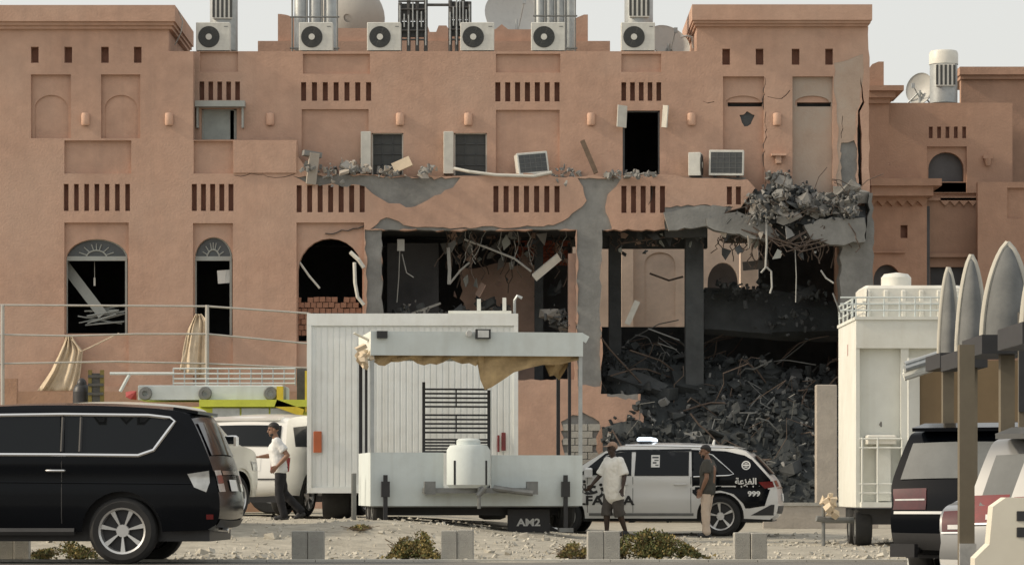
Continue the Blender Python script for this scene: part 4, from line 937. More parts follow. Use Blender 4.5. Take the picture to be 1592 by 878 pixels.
class Car:
    def __init__(c, name, label, loc, rz, sp, group=None):
        c.__dict__.update(sp); c.e = empty(name, loc, rz, label, 'car', group)
        c.P = dens(chaikin(c.prof), .09); c.zr = max(p[1] for p in c.prof)
        c.body()
    def wf(c, x, z):
        w = c.hw
        if z > c.belt: w -= c.tumble*(z-c.belt)
        t = max(0, (z-(c.zr-.16))/.16); w -= .09*t*t
        if z < .6: w -= .07*(.6-z)/.4
        w -= .018*math.exp(-((z-c.belt+.22)/.07)**2)
        e = max(0, (abs(x)-(c.L/2-.8))/.8); w *= 1-(.17 if x > 0 else .12)*e*e
        return w
    def side(c, poly, off, sgn, mb, step=.11):
        B = dens(poly, step, True); n = len(B); V = [Vector(p) for p in B]
        x0, x1 = min(p[0] for p in B), max(p[0] for p in B); z0, z1 = min(p[1] for p in B), max(p[1] for p in B)
        for i in range(1, int((x1-x0)/step)+1):
            for j in range(1, int((z1-z0)/step)+1):
                q = (x0+i*step+.003*j, z0+j*step)
                if inside(q, B) and min((q[0]-b[0])**2+(q[1]-b[1])**2 for b in B) > (.4*step)**2: V.append(Vector(q))
        vs, es, fs, *_ = delaunay_2d_cdt(V, [(i,(i+1)%n) for i in range(n)], [], 0, 1e-5)
        ok = [f for f in fs if inside(sum((vs[i] for i in f), Vector((0,0)))/3, B)]
        mb.add([(v.x, sgn*(c.wf(v.x,v.y)+off), v.y) for v in vs], [tuple(f) if sgn < 0 else tuple(reversed(f)) for f in ok])
    def strip(c, pl, t0, t1, off, mb, crown=.045, n=8):
        k = len(pl); vs = []
        for i, p in enumerate(pl):
            a, b = pl[max(0,i-1)], pl[min(k-1,i+1)]; d = math.hypot(b[0]-a[0], b[1]-a[1]) or 1
            nx, nz = -(b[1]-a[1])/d, (b[0]-a[0])/d
            for j in range(n+1):
                t = t0+(t1-t0)*j/n; o = crown*(1-t*t)+off
                vs.append((p[0]+nx*o, t*c.wf(*p), p[1]+nz*o))
        mb.add(vs, [(i*(n+1)+j, i*(n+1)+j+1, (i+1)*(n+1)+j+1, (i+1)*(n+1)+j) for i in range(k-1) for j in range(n)])
    def onprof(c, za, zb, rear=True, step=.05):
        """profile points of the rear (or front) end between two heights"""
        h = [p for p in c.P if (p[0] < 0) == rear]; k = max(2, int(abs(zb-za)/step)+1); out = []
        for i in range(k):
            z = za+(zb-za)*i/(k-1); best = None
            for a, b in zip(h, h[1:]):
                if min(a[1],b[1]) <= z <= max(a[1],b[1]) and abs(b[1]-a[1]) > 1e-6:
                    x = a[0]+(b[0]-a[0])*(z-a[1])/(b[1]-a[1])
                    if best is None or (x < best if rear else x > best): best = x
            out.append((best if best is not None else h[0][0], z))
        return out
    def body(c):
        sill = c.sill; arc = lambda ax: [(ax+c.Ra*math.cos(t*PI/14), max(sill, c.R+c.Ra*math.sin(t*PI/14))) for t in range(0, 15)]
        low = [(p[0], p[1]) for p in reversed([])]
        o = list(c.P); o += [(c.xf+c.Ra+.0, sill)] if c.P[-1][1] > sill else []
        o += arc(c.xf) + [(c.xf-c.Ra, sill), (c.xr+c.Ra, sill)] + arc(c.xr) + [(c.xr-c.Ra, sill)]
        mb = MB()
        for s in (1,-1): c.side(o, 0, s, mb)
        c.strip(c.P, -1, 1, 0, mb)
        mb.build('body', M[c.paint], c.e, 32)
        mb = MB(); mb.box(-c.L/2+.12, -c.hw+.24, .28, c.L/2-.15, c.hw-.24, .95)
        mb.build('underbody', M['blackst'], c.e)
        for k, (a, b) in c.glass.items():
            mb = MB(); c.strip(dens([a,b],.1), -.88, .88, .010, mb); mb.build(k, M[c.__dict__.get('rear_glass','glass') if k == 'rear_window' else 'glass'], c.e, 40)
        for poly in c.wins:
            for s in (1,-1): mb = MB(); c.side(poly, .006, s, mb); mb.build('side_window', M['glass'], c.e, 40)
        for (nm, m, poly, off) in c.patches:
            for s in (1,-1): mb = MB(); c.side(poly, off, s, mb, .07); mb.build(nm, M[m], c.e, 40)
        for (nm, m, t0, t1, z0, z1, off) in c.rear:
            mb = MB(); c.strip(c.onprof(z0,z1), t0, t1, off, mb, n=6); mb.build(nm, M[m], c.e, 40)
        for (nm, m, pl, r, off) in c.trims:
            for s in (1,-1):
                pp = dens(pl,.1); MB().tube([(x, s*(c.wf(x,z)+off), z) for x,z in pp], r, 6).build(nm, M[m], c.e, 50)
        for (x, z) in c.handles:
            for s in (1,-1): MB().tube([(x-.12, s*(c.wf(x,z)+.0), z),(x-.10, s*(c.wf(x,z)+.035), z),(x+.08, s*(c.wf(x,z)+.035), z),(x+.11, s*(c.wf(x,z)), z)], .014, 6).build('door_handle', M[c.handle_m], c.e, 50)
        for s in (1,-1):
            x, z = c.mirror; y = s*(c.wf(x,z)+.11)
            h = MB().rbox(x-.07,y-.11,z-.01,x+.09,y+.11,z+.17,.03).build('mirror', M[c.mirror_m], c.e, 40)
            MB().box(x-.075,y-.085,z+.02,x-.071,y+.085,z+.15).build('mirror_glass', M['glass'], h)
        R_ = c.R; wd = .255; rr = R_*.68
        ty = MB().lathe((0,0,0), [(rr,-wd/2),(R_*.86,-wd/2-.008),(R_*.97,-wd*.40),(R_,-wd*.28),(R_,wd*.28),(R_*.97,wd*.40),(R_*.86,wd/2+.008),(rr,wd/2),(rr,-wd/2)], 36, 'y').mesh('tyre', M['rubber'], 30)
        rm = MB().lathe((0,0,0), [(rr+.004,wd/2+.002),(rr*.93,wd/2-.01),(rr*.90,wd/2-.06),(rr*.9,-wd/2)], 32, 'y').lathe((0,0,0), [(.0,wd/2-.03),(rr*.27,wd/2-.03),(rr*.30,wd/2-.055)], 20, 'y').mesh('rim', M['alloy'], 30)
        bk = MB().lathe((0,0,0), [(0,wd/2-.10),(rr*.9,wd/2-.10)], 28, 'y').mesh('brake_disc', M['blackst'])
        sp = MB()
        for k in range(c.spokes):
            t = 2*PI*k/c.spokes+.2; dt = c.spoke_w
            v = [(rr*q*math.cos(t+w_), wd/2-h, rr*q*math.sin(t+w_)) for q,h in ((.2,.032),(.93,.022)) for w_ in ((-dt*1.2,dt*1.2) if q < .5 else (-dt,dt))]
            v2 = [(a,b-.045,d) for a,b,d in v]; sp.add(v+v2, [(0,1,3,2),(4,6,7,5),(0,2,6,4),(1,5,7,3),(2,3,7,6)])
        sp = sp.mesh('spoke', M['alloy'])
        for ax in (c.xr, c.xf):
            for s in (1,-1):
                w_ = obj('wheel', ty, c.e, (ax, s*(c.hw-wd/2-.025), R_), (0,0,0 if s > 0 else PI))
                for nm, me in (('rim',rm),('brake_disc',bk),('spokes',sp)): obj(nm, me, w_)
    def text(c, s, size, x, z, sgn, m, nm='lettering', off=.009, sx=1.0):
        vs, fs = text_verts(s, size); mb = MB()
        mb.add([(x-sgn*v[0]*sx, sgn*(c.wf(x-sgn*v[0]*sx, z+v[1])+off), z+v[1]) for v in vs], fs); return mb.build(nm, M[m], c.e)
BASE = dict(L=5.1, hw=.98, belt=1.28, tumble=.20, R=.41, Ra=.48, sill=.40, xr=-1.42, xf=1.62, paint='carblack', handle_m='chrome', mirror_m='carblack',
   spokes=6, spoke_w=.14, mirror=(1.12,1.28), patches=[], rear=[], trims=[], handles=[(-.62,1.14),(.52,1.14)],
   prof=[(-2.42,.42),(-2.56,.50),(-2.58,.78),(-2.52,1.05),(-2.47,1.25),(-2.26,1.74),(-2.16,1.87),(-1.3,1.935),(-.2,1.945),(.5,1.90),(.72,1.85),(1.42,1.30),(2.15,1.22),(2.50,1.10),(2.58,.80),(2.50,.42)],
   glass={'rear_window':((-2.445,1.32),(-2.27,1.72)), 'windscreen':((.80,1.80),(1.36,1.35))}, wins=[])
def spec(**k): d = dict(BASE); d.update(k); return d
def seams(xs, z0, z1): return [('door_seam','blackst',[(x,z0),(x,z1)],.006,-.002) for x in xs]
# --- black SUV at the roadside
win_b = [[(-2.02,1.76),(-1.78,1.785),(-.72,1.80),(-.74,1.36),(-1.62,1.345),(-1.78,1.40)], [(-.66,1.80),(.30,1.79),(.34,1.365),(-.68,1.36)], [(.38,1.79),(.62,1.78),(1.18,1.37),(.42,1.365)]]
trim_loop = [(.62,1.81),(-.7,1.825),(-1.72,1.812),(-1.98,1.78),(-2.04,1.74),(-1.80,1.39),(-1.62,1.325),(-.7,1.335),(1.2,1.345)]
c = Car('parked_car', 'black SUV with chrome window surround and large alloy wheels beside the road', (P(342,872,37.6).x-2.40, 37.6, gbase(-6,37.6)), R(180-4.5),
  spec(spokes=7, spoke_w=.11, wins=win_b, trims=[('window_trim','chrome',trim_loop,.022,.012), ('body_crease','carblack',[(-2.3,.98),(2.2,1.02)],.012,-.004), ('side_step','cladding',[(-.85,.40),(1.05,.40)],.05,.0)] + seams((-.70,.36), .5, 1.32) + [('window_pillar','cladding',[(x_,1.37),(x_,1.79)],.022,.004) for x_ in (-.70,-.92,.36,.16)],
   patches=[('tail_lamp','clearlamp',[(-2.20,1.10),(-2.45,1.14),(-2.46,1.00),(-2.42,.88),(-2.28,.94)],.014), ('rear_reflector','redlamp',[(-2.42,.55),(-2.50,.55),(-2.50,.61),(-2.42,.61)],.012)],
   rear=[('tail_lamp','clearlamp',.66,.99,.88,1.14,.012),('lamp_band','redlamp',.68,.97,.98,1.08,.017),('lamp_band','redlamp',-.97,-.68,.98,1.08,.017),('tail_lamp','clearlamp',-.99,-.66,.88,1.14,.012),('number_plate','decalw',-.28,.28,.88,1.02,.012),('bumper','cladding',-.98,.98,.47,.56,.02),('tail_strip','chrome',-.6,.6,1.08,1.13,.014)]))
c.e.scale = (1,1,.975)
MB().obox((-2.13,0,1.875),(.30,1.36,.035),(0,R(-10),0)).build('spoiler', M['carblack'], c.e)
MB().cyl((-2.5,.5,.42),(-2.62,.5,.41),.035,n=10).build('exhaust', M['chrome'], c.e)
# --- dusty white SUV nosing away behind it
win_w = [[(-2.05,1.70),(-1.2,1.75),(-1.15,1.34),(-2.1,1.33)], [(-1.08,1.76),(-.12,1.77),(-.10,1.35),(-1.08,1.34)], [(-.04,1.77),(.55,1.75),(1.10,1.37),(-.04,1.35)]]
lc = dict(hw=.97, wins=win_w, R=.39, Ra=.46)
x, y = -5.85, 48.9
car2 = Car('parked_car', 'dusty white SUV with chrome mirror partly hidden behind the black SUV', (x, y, gbase(x,y)+.06), R(66), spec(paint='carcream', mirror_m='chrome', trims=[('window_trim','chrome',[(-2.1,1.31),(1.1,1.33)],.014,.01)]+seams((-1.1,-.06,.98),.5,1.3),
   patches=[('head_lamp','clearlamp',[(2.05,1.02),(2.40,1.0),(2.42,.86),(2.15,.86)],.012),('wheel_flare','carcream',[(1.62+.5*math.cos(t*PI/10),.40+.5*math.sin(t*PI/10)) for t in range(11)]+[(1.62+.57*math.cos(t*PI/10),.40+.57*math.sin(t*PI/10)) for t in range(10,-1,-1)],.03)], rear=[('number_plate','decalw',-.28,.28,.88,1.02,.012),('tail_lamp','redlamp',.7,.99,.85,1.15,.012),('tail_lamp','redlamp',-.99,-.7,.85,1.15,.012)], **lc))
car2.e.scale = (.94,)*3
# --- white SUV seen from behind, beside the box truck
x, y = -4.35, 60.7
car3 = Car('parked_car', 'clean white SUV seen from behind next to the white box truck', (x, y, gbase(x,y)), R(72), spec(paint='carwhite', mirror_m='carwhite', trims=seams((-1.1,-.06),.5,1.3), wins=win_w,
   patches=[('tail_lamp','redlamp',[(-2.30,1.12),(-2.49,1.13),(-2.50,.85),(-2.36,.86)],.012)], rear=[('tail_lamp','redlamp',.74,.99,.86,1.13,.012),('tail_lamp','redlamp',-.99,-.74,.86,1.13,.012),('number_plate','decalw',-.3,.3,.92,1.04,.012),('plate_recess','carwhite',-.5,.5,.86,1.10,.006),('bumper_gap','cladding',-.95,.95,.70,.73,.012)], hw=.98, R=.39, Ra=.46))
MB().obox((-2.13,0,1.87),(.30,1.36,.035),(0,R(-10),0)).build('spoiler', M['carwhite'], car3.e)
# --- white patrol car with dark rear quarter
q7 = spec(L=5.06, hw=.985, belt=1.12, tumble=.26, R=.385, Ra=.44, sill=.34, xr=-1.45, xf=1.54, paint='carwhite', mirror_m='carwhite', handle_m='carwhite', spokes=5, spoke_w=.12, mirror=(1.0,1.12),
   prof=[(-2.36,.32),(-2.50,.42),(-2.53,.68),(-2.49,.95),(-2.40,1.10),(-2.02,1.52),(-1.86,1.64),(-1.0,1.72),(0,1.735),(.5,1.68),(.72,1.61),(1.45,1.14),(2.1,1.04),(2.45,.92),(2.53,.66),(2.46,.32)],
   glass={'rear_window':((-2.37,1.15),(-2.06,1.49)), 'windscreen':((.80,1.56),(1.40,1.18))},
   wins=[[(-1.02,1.58),(-.95,1.585),(-.92,1.15),(-1.10,1.15),(-1.66,1.17),(-1.30,1.50)], [(-.86,1.59),(.14,1.60),(.16,1.14),(-.86,1.14)], [(.22,1.60),(.50,1.57),(.72,1.50),(1.16,1.16),(.22,1.14)]],
   handles=[(-.70,.98),(.42,.98)],
   patches=[('dark_quarter','carblack',[(-.90,1.63),(-1.55,1.60),(-1.90,1.52),(-2.04,1.44),(-2.38,1.07),(-2.40,.96),(-2.28,.58),(-2.0,.53),(-1.92,.53),(-1.88,.62),(-1.70,.80),(-1.45,.865),(-1.2,.84),(-1.02,.74),(-.93,.82)],.003),
     ('tail_lamp','redlamp',[(-2.16,1.02),(-2.42,1.04),(-2.46,.93),(-2.28,.90)],.010), ('window_band','glass',[(1.24,1.14),(.72,1.56),(.45,1.63),(-.9,1.645),(-.9,1.60),(.45,1.59),(.70,1.52),(1.16,1.14)],.004),
     ('lower_cladding','greyst',[(-.95,.44),(1.02,.44),(1.02,.39),(-.95,.39)],.012), ('bumper_grille','cladding',[(-2.02,.40),(-2.40,.60),(-2.46,.60),(-2.44,.40)],.008)],
   rear=[('tail_lamp','redlamp',.55,.98,.93,1.04,.010),('tail_lamp','redlamp',-.98,-.55,.93,1.04,.010),('tail_strip','chrome',-.98,.98,.895,.915,.016),('number_plate','decalw',-.28,.28,.66,.80,.012),('bumper_grille','cladding',-.9,.9,.44,.58,.012)],
   trims=[('window_trim','chrome',[(-.95,1.12),(-1.62,1.145),(-1.70,1.17),(-1.30,1.525),(-1.05,1.59)],.014,.012),('roof_rail','chrome',[(-1.7,1.665),(.35,1.715)],.02,.0)]+seams((-.90,.19,1.05),.45,1.12))
x, y = .0, 58.9
xp = P(1215,832,58.0).x - 2.52
pc = Car('patrol_car', 'white patrol car with black rear quarter, lettering and roof beacon', (xp+.05, y, gbase(xp,y)), R(180-8), q7)
pc.text('ALFAZAA', .235, .80, .60, 1, 'decal', sx=1.25)
pc.text('\uFE94\uFECB\uFEB0\uFED4\uFEDF\uFE8D', .34, .78, .80, 1, 'decal', sx=1.1)
pc.text('\uFE94\uFECB\uFEB0\uFED4\uFEDF\uFE8D', .155, -1.93, .985, 1, 'decalw', sx=1.1)
pc.text('999', .13, -2.08, .76, 1, 'decalw', sx=1.2)
mb = MB(); ex, ez = -1.93, 1.335
rg = [(ex+.085*math.cos(t*PI/12), ez+.085*math.sin(t*PI/12)) for t in range(25)]; ri = [(ex+.062*math.cos(t*PI/12), ez+.062*math.sin(t*PI/12)) for t in range(25)]
vs = [(a, pc.wf(a,b)+.008, b) for a,b in rg+ri]; mb.add(vs, [(i,i+1,26+i,25+i) for i in range(24)])
for (a0,a1,b0,b1) in ((-.058,.058,-.012,.016),(-.03,.03,-.04,-.022),(-.03,.03,.026,.042)):
    mb.add([(ex+a, pc.wf(ex+a,ez+b)+.008, ez+b) for a,b in ((a0,b0),(a1,b0),(a1,b1),(a0,b1))], [(0,1,2,3)])
mb.build('round_emblem', M['decalw'], pc.e)
mb = MB()
for (a0,a1,b0,b1) in ((-.31,-.15,1.30,1.53),):
    mb.add([(a, pc.wf(a,b)+.008, b) for a,b in ((a0,b0),(a1,b0),(a1,b1),(a0,b1))], [(0,1,2,3)])
stk = mb.build('window_sticker', M['decalw'], pc.e)
mb = MB()
for (a0,a1,b0,b1) in ((-.29,-.17,1.47,1.50),(-.29,-.21,1.42,1.44),(-.25,-.18,1.37,1.40),(-.29,-.23,1.33,1.35)):
    mb.add([(a, pc.wf(a,b)+.010, b) for a,b in ((a0,b0),(a1,b0),(a1,b1),(a0,b1))], [(0,1,2,3)])
mb.build('sticker_print', M['coil'], stk)
b_ = MB().rbox(-.12,-.5,1.765,.14,.5,1.80,.02).build('beacon_base', M['blackst'], pc.e)
for s in (-1,1): MB().rbox(-.14,s*.30-.24,1.80,.16,s*.30+.24,1.87,.03).build('beacon', M['beacon'], pc.e)
MB().cyl((-1.25,0,1.74),(-1.27,0,1.83),.03,.015,8).build('roof_antenna', M['decalw'], pc.e)
MB().obox((-1.90,0,1.63),(.28,1.25,.03),(0,R(-8),0)).build('spoiler', M['carblack'], pc.e)

# --- cars parked under the shade at the right, noses away from the lot
def hatch(paint, **k):
    return spec(L=4.8, hw=.95, belt=1.10, tumble=.34, R=.37, Ra=.43, sill=.36, xr=-1.40, xf=1.45, paint=paint, mirror_m=paint, mirror=(.9,1.12),
     prof=[(-2.30,.34),(-2.40,.45),(-2.42,.72),(-2.40,.92),(-2.35,1.06),(-2.13,1.56),(-2.02,1.66),(-1.0,1.73),(0,1.74),(.4,1.68),(.6,1.62),(1.3,1.14),(2.0,1.02),(2.32,.90),(2.40,.64),(2.34,.34)],
     glass={'rear_window':((-2.325,1.12),(-2.155,1.51)), 'windscreen':((.68,1.56),(1.24,1.18))},
     wins=[[(-1.75,1.55),(-.95,1.60),(-.92,1.14),(-1.9,1.16)], [(-.86,1.60),(.12,1.60),(.14,1.13),(-.86,1.14)], [(.2,1.59),(.5,1.56),(1.0,1.16),(.2,1.13)]], **k)
lamp1 = dict(patches=[('tail_lamp','redlamp',[(-1.98,1.00),(-2.26,1.02),(-2.34,.90),(-2.30,.76),(-2.10,.84)],.012)], rear=[('tail_lamp','darkred',.50,.97,.80,1.02,.012),('tail_lamp','darkred',-.97,-.50,.80,1.02,.012),('lamp_divider','clearlamp',.52,.95,.895,.912,.016),('lamp_divider','clearlamp',-.95,-.52,.895,.912,.016),('chrome_bar','chrome',-.95,.95,.755,.785,.016),('number_plate','decalw',-.25,.25,.58,.70,.012),('bumper','cladding',-.98,.98,.40,.56,.025)])
lamp2 = dict(patches=[('tail_lamp','redlamp',[(-1.92,1.10),(-2.22,1.14),(-2.36,.88),(-2.10,.86)],.012)], rear=[('tail_lamp','redlamp',.62,.99,.87,1.13,.012),('tail_lamp','redlamp',-.99,-.62,.87,1.13,.012),('number_plate','decalw',-.28,.28,.66,.78,.012),('bumper','carsilver',-.98,.98,.42,.60,.03),('rear_wiper_base','blackst',-.05,.05,1.10,1.14,.02)])
lamp3 = dict(patches=[('tail_lamp','redlamp',[(-1.98,1.16),(-2.24,1.20),(-2.38,.98),(-2.12,.98)],.012)], rear=[('tail_lamp','redlamp',.60,.97,.99,1.20,.012),('tail_lamp','redlamp',-.97,-.60,.99,1.20,.012),('reverse_lamp','clearlamp',.64,.80,1.01,1.05,.016),('reverse_lamp','clearlamp',-.80,-.64,1.01,1.05,.016),('lamp_rim','chrome',.58,.98,.975,.988,.015),('lamp_rim','chrome',-.98,-.58,.975,.988,.015),('chrome_bar','chrome',-.6,.6,1.0,1.04,.014),('number_plate','decalw',-.28,.28,.72,.84,.012),('bumper','carsilver',-.98,.98,.42,.60,.03)])
lamp4 = dict(patches=[], rear=[('lamp_rim','chrome',.72,.98,.825,.838,.015),('reverse_lamp','clearlamp',.78,.90,.86,.90,.016),('tail_lamp','darkred',.74,.97,.84,1.02,.012),('tail_lamp','darkred',-.97,-.74,.84,1.02,.012),('number_plate','decalw',-.28,.28,.70,.82,.012),('bumper','carwhite',-.98,.98,.42,.60,.03)])
def parked(px, Y, paint, th, lab, lamps, sc_=1.0, sedan=False):
    """angled parking: px, Y give the rear left corner, th the heading"""
    h = Vector((math.cos(R(th)), math.sin(R(th)))); l_ = Vector((-h.y, h.x)); q = Vector((X_(px, Y), Y)) + h*2.38*sc_ - l_*.86*sc_
    x, yc = q; z = gbase(x, yc); hs = hatch(paint, rear_glass='skyglass', trims=seams((-.9,.16),.45,1.0), **lamps)
    if sedan: hs.update(prof=[(-2.30,.34),(-2.40,.45),(-2.42,.72),(-2.38,.95),(-2.30,1.06),(-1.75,1.12),(-1.05,1.40),(-.5,1.46),(0,1.46),(.4,1.42),(.6,1.36),(1.3,1.0),(2.0,.92),(2.32,.82),(2.40,.64),(2.34,.34)], belt=.98, glass={'rear_window':((-1.68,1.14),(-1.12,1.37)),'windscreen':((.66,1.33),(1.24,1.03))}, wins=[[(-1.2,1.28),(-.9,1.36),(-.3,1.38),(-.3,1.02),(-1.35,1.03)],[(-.22,1.38),(.4,1.36),(.95,1.02),(-.22,1.02)]])
    c = Car('parked_car', lab, (x, yc, z), R(th), hs, None); c.e.scale = (sc_,)*3
    if sedan: return c
    MB().obox((-2.10,0,1.69),(.36,1.28,.04),(0,R(-9),0)).build('spoiler', M[paint], c.e)
    MB().tube([(-2.38,-.05,1.12),(-2.36,.05,1.14),(-2.30,.42,1.22)],.012).build('rear_wiper', M['blackst'], c.e)
    return c
c = parked(1383, 32.0, 'carblack', 60, 'black hatchback parked nose in under the shade, next to the white cabin', lamp1, .96)
MB().box(-2.62,.50,.34,-2.30,.66,.40).box(-2.70,.44,.30,-2.60,.72,.44).build('tow_step', M['blackst'], c.e)
parked(1458, 27.8, 'carsilver', 60, 'low pale sedan squeezed between the black and silver parked cars', lamp4, 1.0, True)
parked(1498, 23.8, 'carsilver', 60, 'silver hatchback with large red tail lamps parked by the tan post', lamp3, 1.0)
parked(1558, 19.8, 'carsilver', 60, 'silver hatchback nosing in behind the cream barrier', lamp3, 1.0)
# ---------------------------------------------------------------- box truck
def wheel_simple(parent, x, y, z, r, w, axis='x', n=24):
    t = MB().lathe((0,0,0), [(r*.55,-w/2),(r*.92,-w/2),(r,-w*.3),(r,w*.3),(r*.92,w/2),(r*.55,w/2)], n, axis).build('wheel', M['rubber'], parent, 30, (x,y,z))
    MB().lathe((0,0,0), [(0,-w*.3),(r*.3,-w*.34),(r*.55,-w*.46),(r*.56,w*.46),(r*.3,w*.3),(0,w*.3)], n, axis).build('rim', M['greyst'], t, 30)
    return t
YT = 56.4; sT = F/YT
x0, x1 = X_(480,YT), X_(803,YT); zt, zb_ = Z_(489,YT), Z_(766,YT); gT = gbase((x0+x1)/2, YT)
e = empty('box_truck', ((x0+x1)/2, YT, gT), 0, 'tall white box truck body with ribbed sheet metal end behind the canopy trailer', 'truck')
hw_ = (x1-x0)/2; zt -= gT; zb_ -= gT
bx_ = MB().box(-hw_, .02, zb_, hw_, 5.6, zt)
bx_.build('box_body', M['whitep'], e)
n = 34
for i in range(n):
    xx = -hw_+.07+(2*hw_-.14)*i/(n-1); MB().rbox(xx-.042, -.002+.011, zb_+.12, xx+.042, .03, zt-.22, .004).build('rib', M['whitep'], e)
f_ = MB(); f_.box(-hw_-.03,-.03,zt-.20,hw_+.03,.05,zt+.02); f_.box(-hw_-.03,-.03,zb_,hw_+.03,.05,zb_+.10)
f_.box(-hw_-.03,-.028,zb_+.1,-hw_+.05,.05,zt-.2); f_.box(hw_-.05,-.028,zb_+.1,hw_+.03,.05,zt-.2); f_.build('edge_frame', M['whitep'], e)
for (px,p0,p1,wd,m) in ((494,670,703,.075,'orangel'),(783,672,700,.04,'redlamp'),(775,676,702,.02,'redlamp')):
    xx = X_(px,YT)-e.location.x; MB().rbox(xx-wd,-.05,Z_(p1,YT)-gT,xx+wd,-.02,Z_(p0,YT)-gT,.01).build('marker_lamp', M[m], e)
MB().box(-hw_+.3,.3,.55,hw_-.3,5.4,zb_-.01).build('chassis', M['blackst'], e)
for s in (-1,1):
    for y in (1.1,2.3): wheel_simple(e, s*(hw_-.45), y, .48, .48, .5, 'x')
r_ = MB(); r_.box(X_(696,YT)-e.location.x,.5,zt+.021,X_(795,YT)-e.location.x,.62,zt+.10); r_.build('roof_beam', M['cabin'], e)
for px, tp in ((744,462),(784,460)):
    xx = X_(px,YT)-e.location.x; MB().box(xx-.035,.5-.002,zt+.101,xx+.035,.56,Z_(tp,YT)-gT).build('roof_upright', M['cabin'], e)
xx = X_(800,YT)-e.location.x; MB().tube([(xx,.6,zt+.02),(xx,.6,zt+.30),(xx+.05,.6,zt+.38),(xx+.14,.6,zt+.34)],.03).build('bent_vent', M['galv'], e)
MB().box(X_(808,YT)-e.location.x-.9,5.61,.9,X_(808,YT)-e.location.x-.1,6.9,2.6).build('cab', M['whitep'], e)

# ---------------------------------------------------------------- open trailer with canopy
YC = 52.0; gC = gz(-.6, YC) - .02
tr_ = empty('canopy_trailer', (X_(741,YC), YC, gC), R(8), 'white flatbed trailer with canopy roof and torn tan canvas', 'trailer')
def tz(py): return Z_(py,YC)-gC
def tx(px): return (px-741)*YC/F/math.cos(R(8))
L0, L1 = tx(577), tx(906); D = 2.2
pn = MB()
pn.box(L0,0,tz(786),tx(690),.05,tz(703)); pn.box(tx(764),0,tz(786),L1,.05,tz(707)); pn.box(tx(690),.002,tz(786),tx(764),.05,tz(762)); pn.build('front_panel', M['trailer'], tr_)
MB().box(L0,.051,tz(786),L0+.05,D,tz(703)).build('side_panel', M['trailer'], tr_)
MB().box(L1-.05,.051,tz(786),L1,D,tz(740)).build('side_panel', M['trailer'], tr_)
MB().box(L0+.051,.051,tz(786)-.02,L1-.051,D,tz(786)+.06).build('deck', M['greyst'], tr_)
fa = MB(); fa.box(L0,-.06,tz(553),L1,0,tz(516)); fa.build('roof_fascia', M['trailer'], tr_)
MB().box(L0-.0,.001,tz(556),L0+.06,D,tz(516)).build('roof_fascia', M['cabin'], tr_)
MB().box(L1-.06,.001,tz(553),L1,D,tz(516)).build('roof_fascia', M['trailer'], tr_)
MB().box(L0+.061,.001,tz(530),L1-.061,D,tz(526)).build('roof_sheet', M['canvas'], tr_)
MB().box(L0+.061,D-.06,tz(553),L1-.061,D,tz(531)).build('roof_fascia', M['trailer'], tr_)
for (xx,yy,m,w_,ya) in ((L0+.03,.03,'galv',.035,703),(L1-.03,.03,'galv',.03,707),(L0+.03,1.1,'blackst',.022,703),(L0+.03,D-.05,'blackst',.03,703),(L1-.03,1.2,'blackst',.025,740),(L1-.08,D-.05,'blackst',.03,740)):
    MB().box(xx-w_,yy-w_,tz(ya),xx+w_,yy+w_,tz(553)).build('post', M[m], tr_)
def canvas_strip(pts, y, seed):
    r = random.Random(seed); mb = MB(); n = len(pts); rows = 6
    for j in range(rows+1):
        for i,(px,a,b) in enumerate(pts): mb.v.append((tx(px), y+.05*math.sin(i*1.7+j*.6)+.03*r.random(), tz(a+(b-a)*j/rows)))
    mb.f = [(j*n+i,j*n+i+1,(j+1)*n+i+1,(j+1)*n+i) for j in range(rows) for i in range(n-1)]; mb.m = [0]*len(mb.f)
    return mb
canvas_strip([(580+i*10, 551, 562+4*math.sin(i*.9)+ (3 if i%3 else -1)) for i in range(17)] + [(744,551,566),(748,551,590),(754,551,606),(764,551,602),(780,551,592),(800,551,578),(820,551,572),(845,551,566),(870,551,566),(890,551,561),(903,551,558)], .06, 5).build('torn_canvas', M['canvas'], tr_, 60)
canvas_strip([(866,556,566),(872,556,580),(880,556,578),(888,556,586),(896,556,572),(902,556,562)], 1.25, 6).build('torn_canvas', M['canvas'], tr_, 60)
cr = random.Random(8); mb = MB()
for i in range(16): q = (L0-.08+cr.uniform(-.1,.12), cr.uniform(-.1,.6), tz(548+cr.uniform(-10,22))); mb.chunk(q,(.10,.2,.09),(cr.random(),cr.random(),cr.random()*6),i)
mb.build('bundled_canvas', M['cream'], tr_)
fl = MB().box(tx(738),-.16,tz(527),tx(761),-.062,tz(512)).build('floodlight', M['blackst'], tr_); MB().box(tx(741),-.166,tz(525),tx(758),-.161,tz(514)).build('lens', M['clearlamp'], fl)
fl = MB().box(tx(586),-.15,tz(527),tx(602),-.062,tz(516)).build('floodlight', M['blackst'], tr_)
MB().cyl((tx(728),-.15,tz(519)),(tx(728),-.062,tz(519)),.05,n=10).build('camera_dome', M['dish'], tr_)
MB().obox((tx(908),-.03,tz(524)),(.14,.04,.12),(0,.5,0)).build('bent_corner', M['trailer'], tr_)
MB().obox((tx(566),.4,tz(522)),(.26,.3,.02),(0,.45,0)).build('bent_corner', M['cabin'], tr_)
for px in (599,878):
    MB().box(tx(px)-.035,-.14,0 if px<700 else -.02,tx(px)+.035,-.07,tz(738)).build('jack_leg', M['blackst'], tr_)
    MB().box(tx(px)-.07,-.16,tz(772),tx(px)+.07,-.05,tz(748)).build('jack_collar', M['blackst'], tr_)
    MB().box(tx(px)-.12,-.2,-.06,tx(px)+.12,0,.012).build('jack_foot', M['greyst'], tr_)
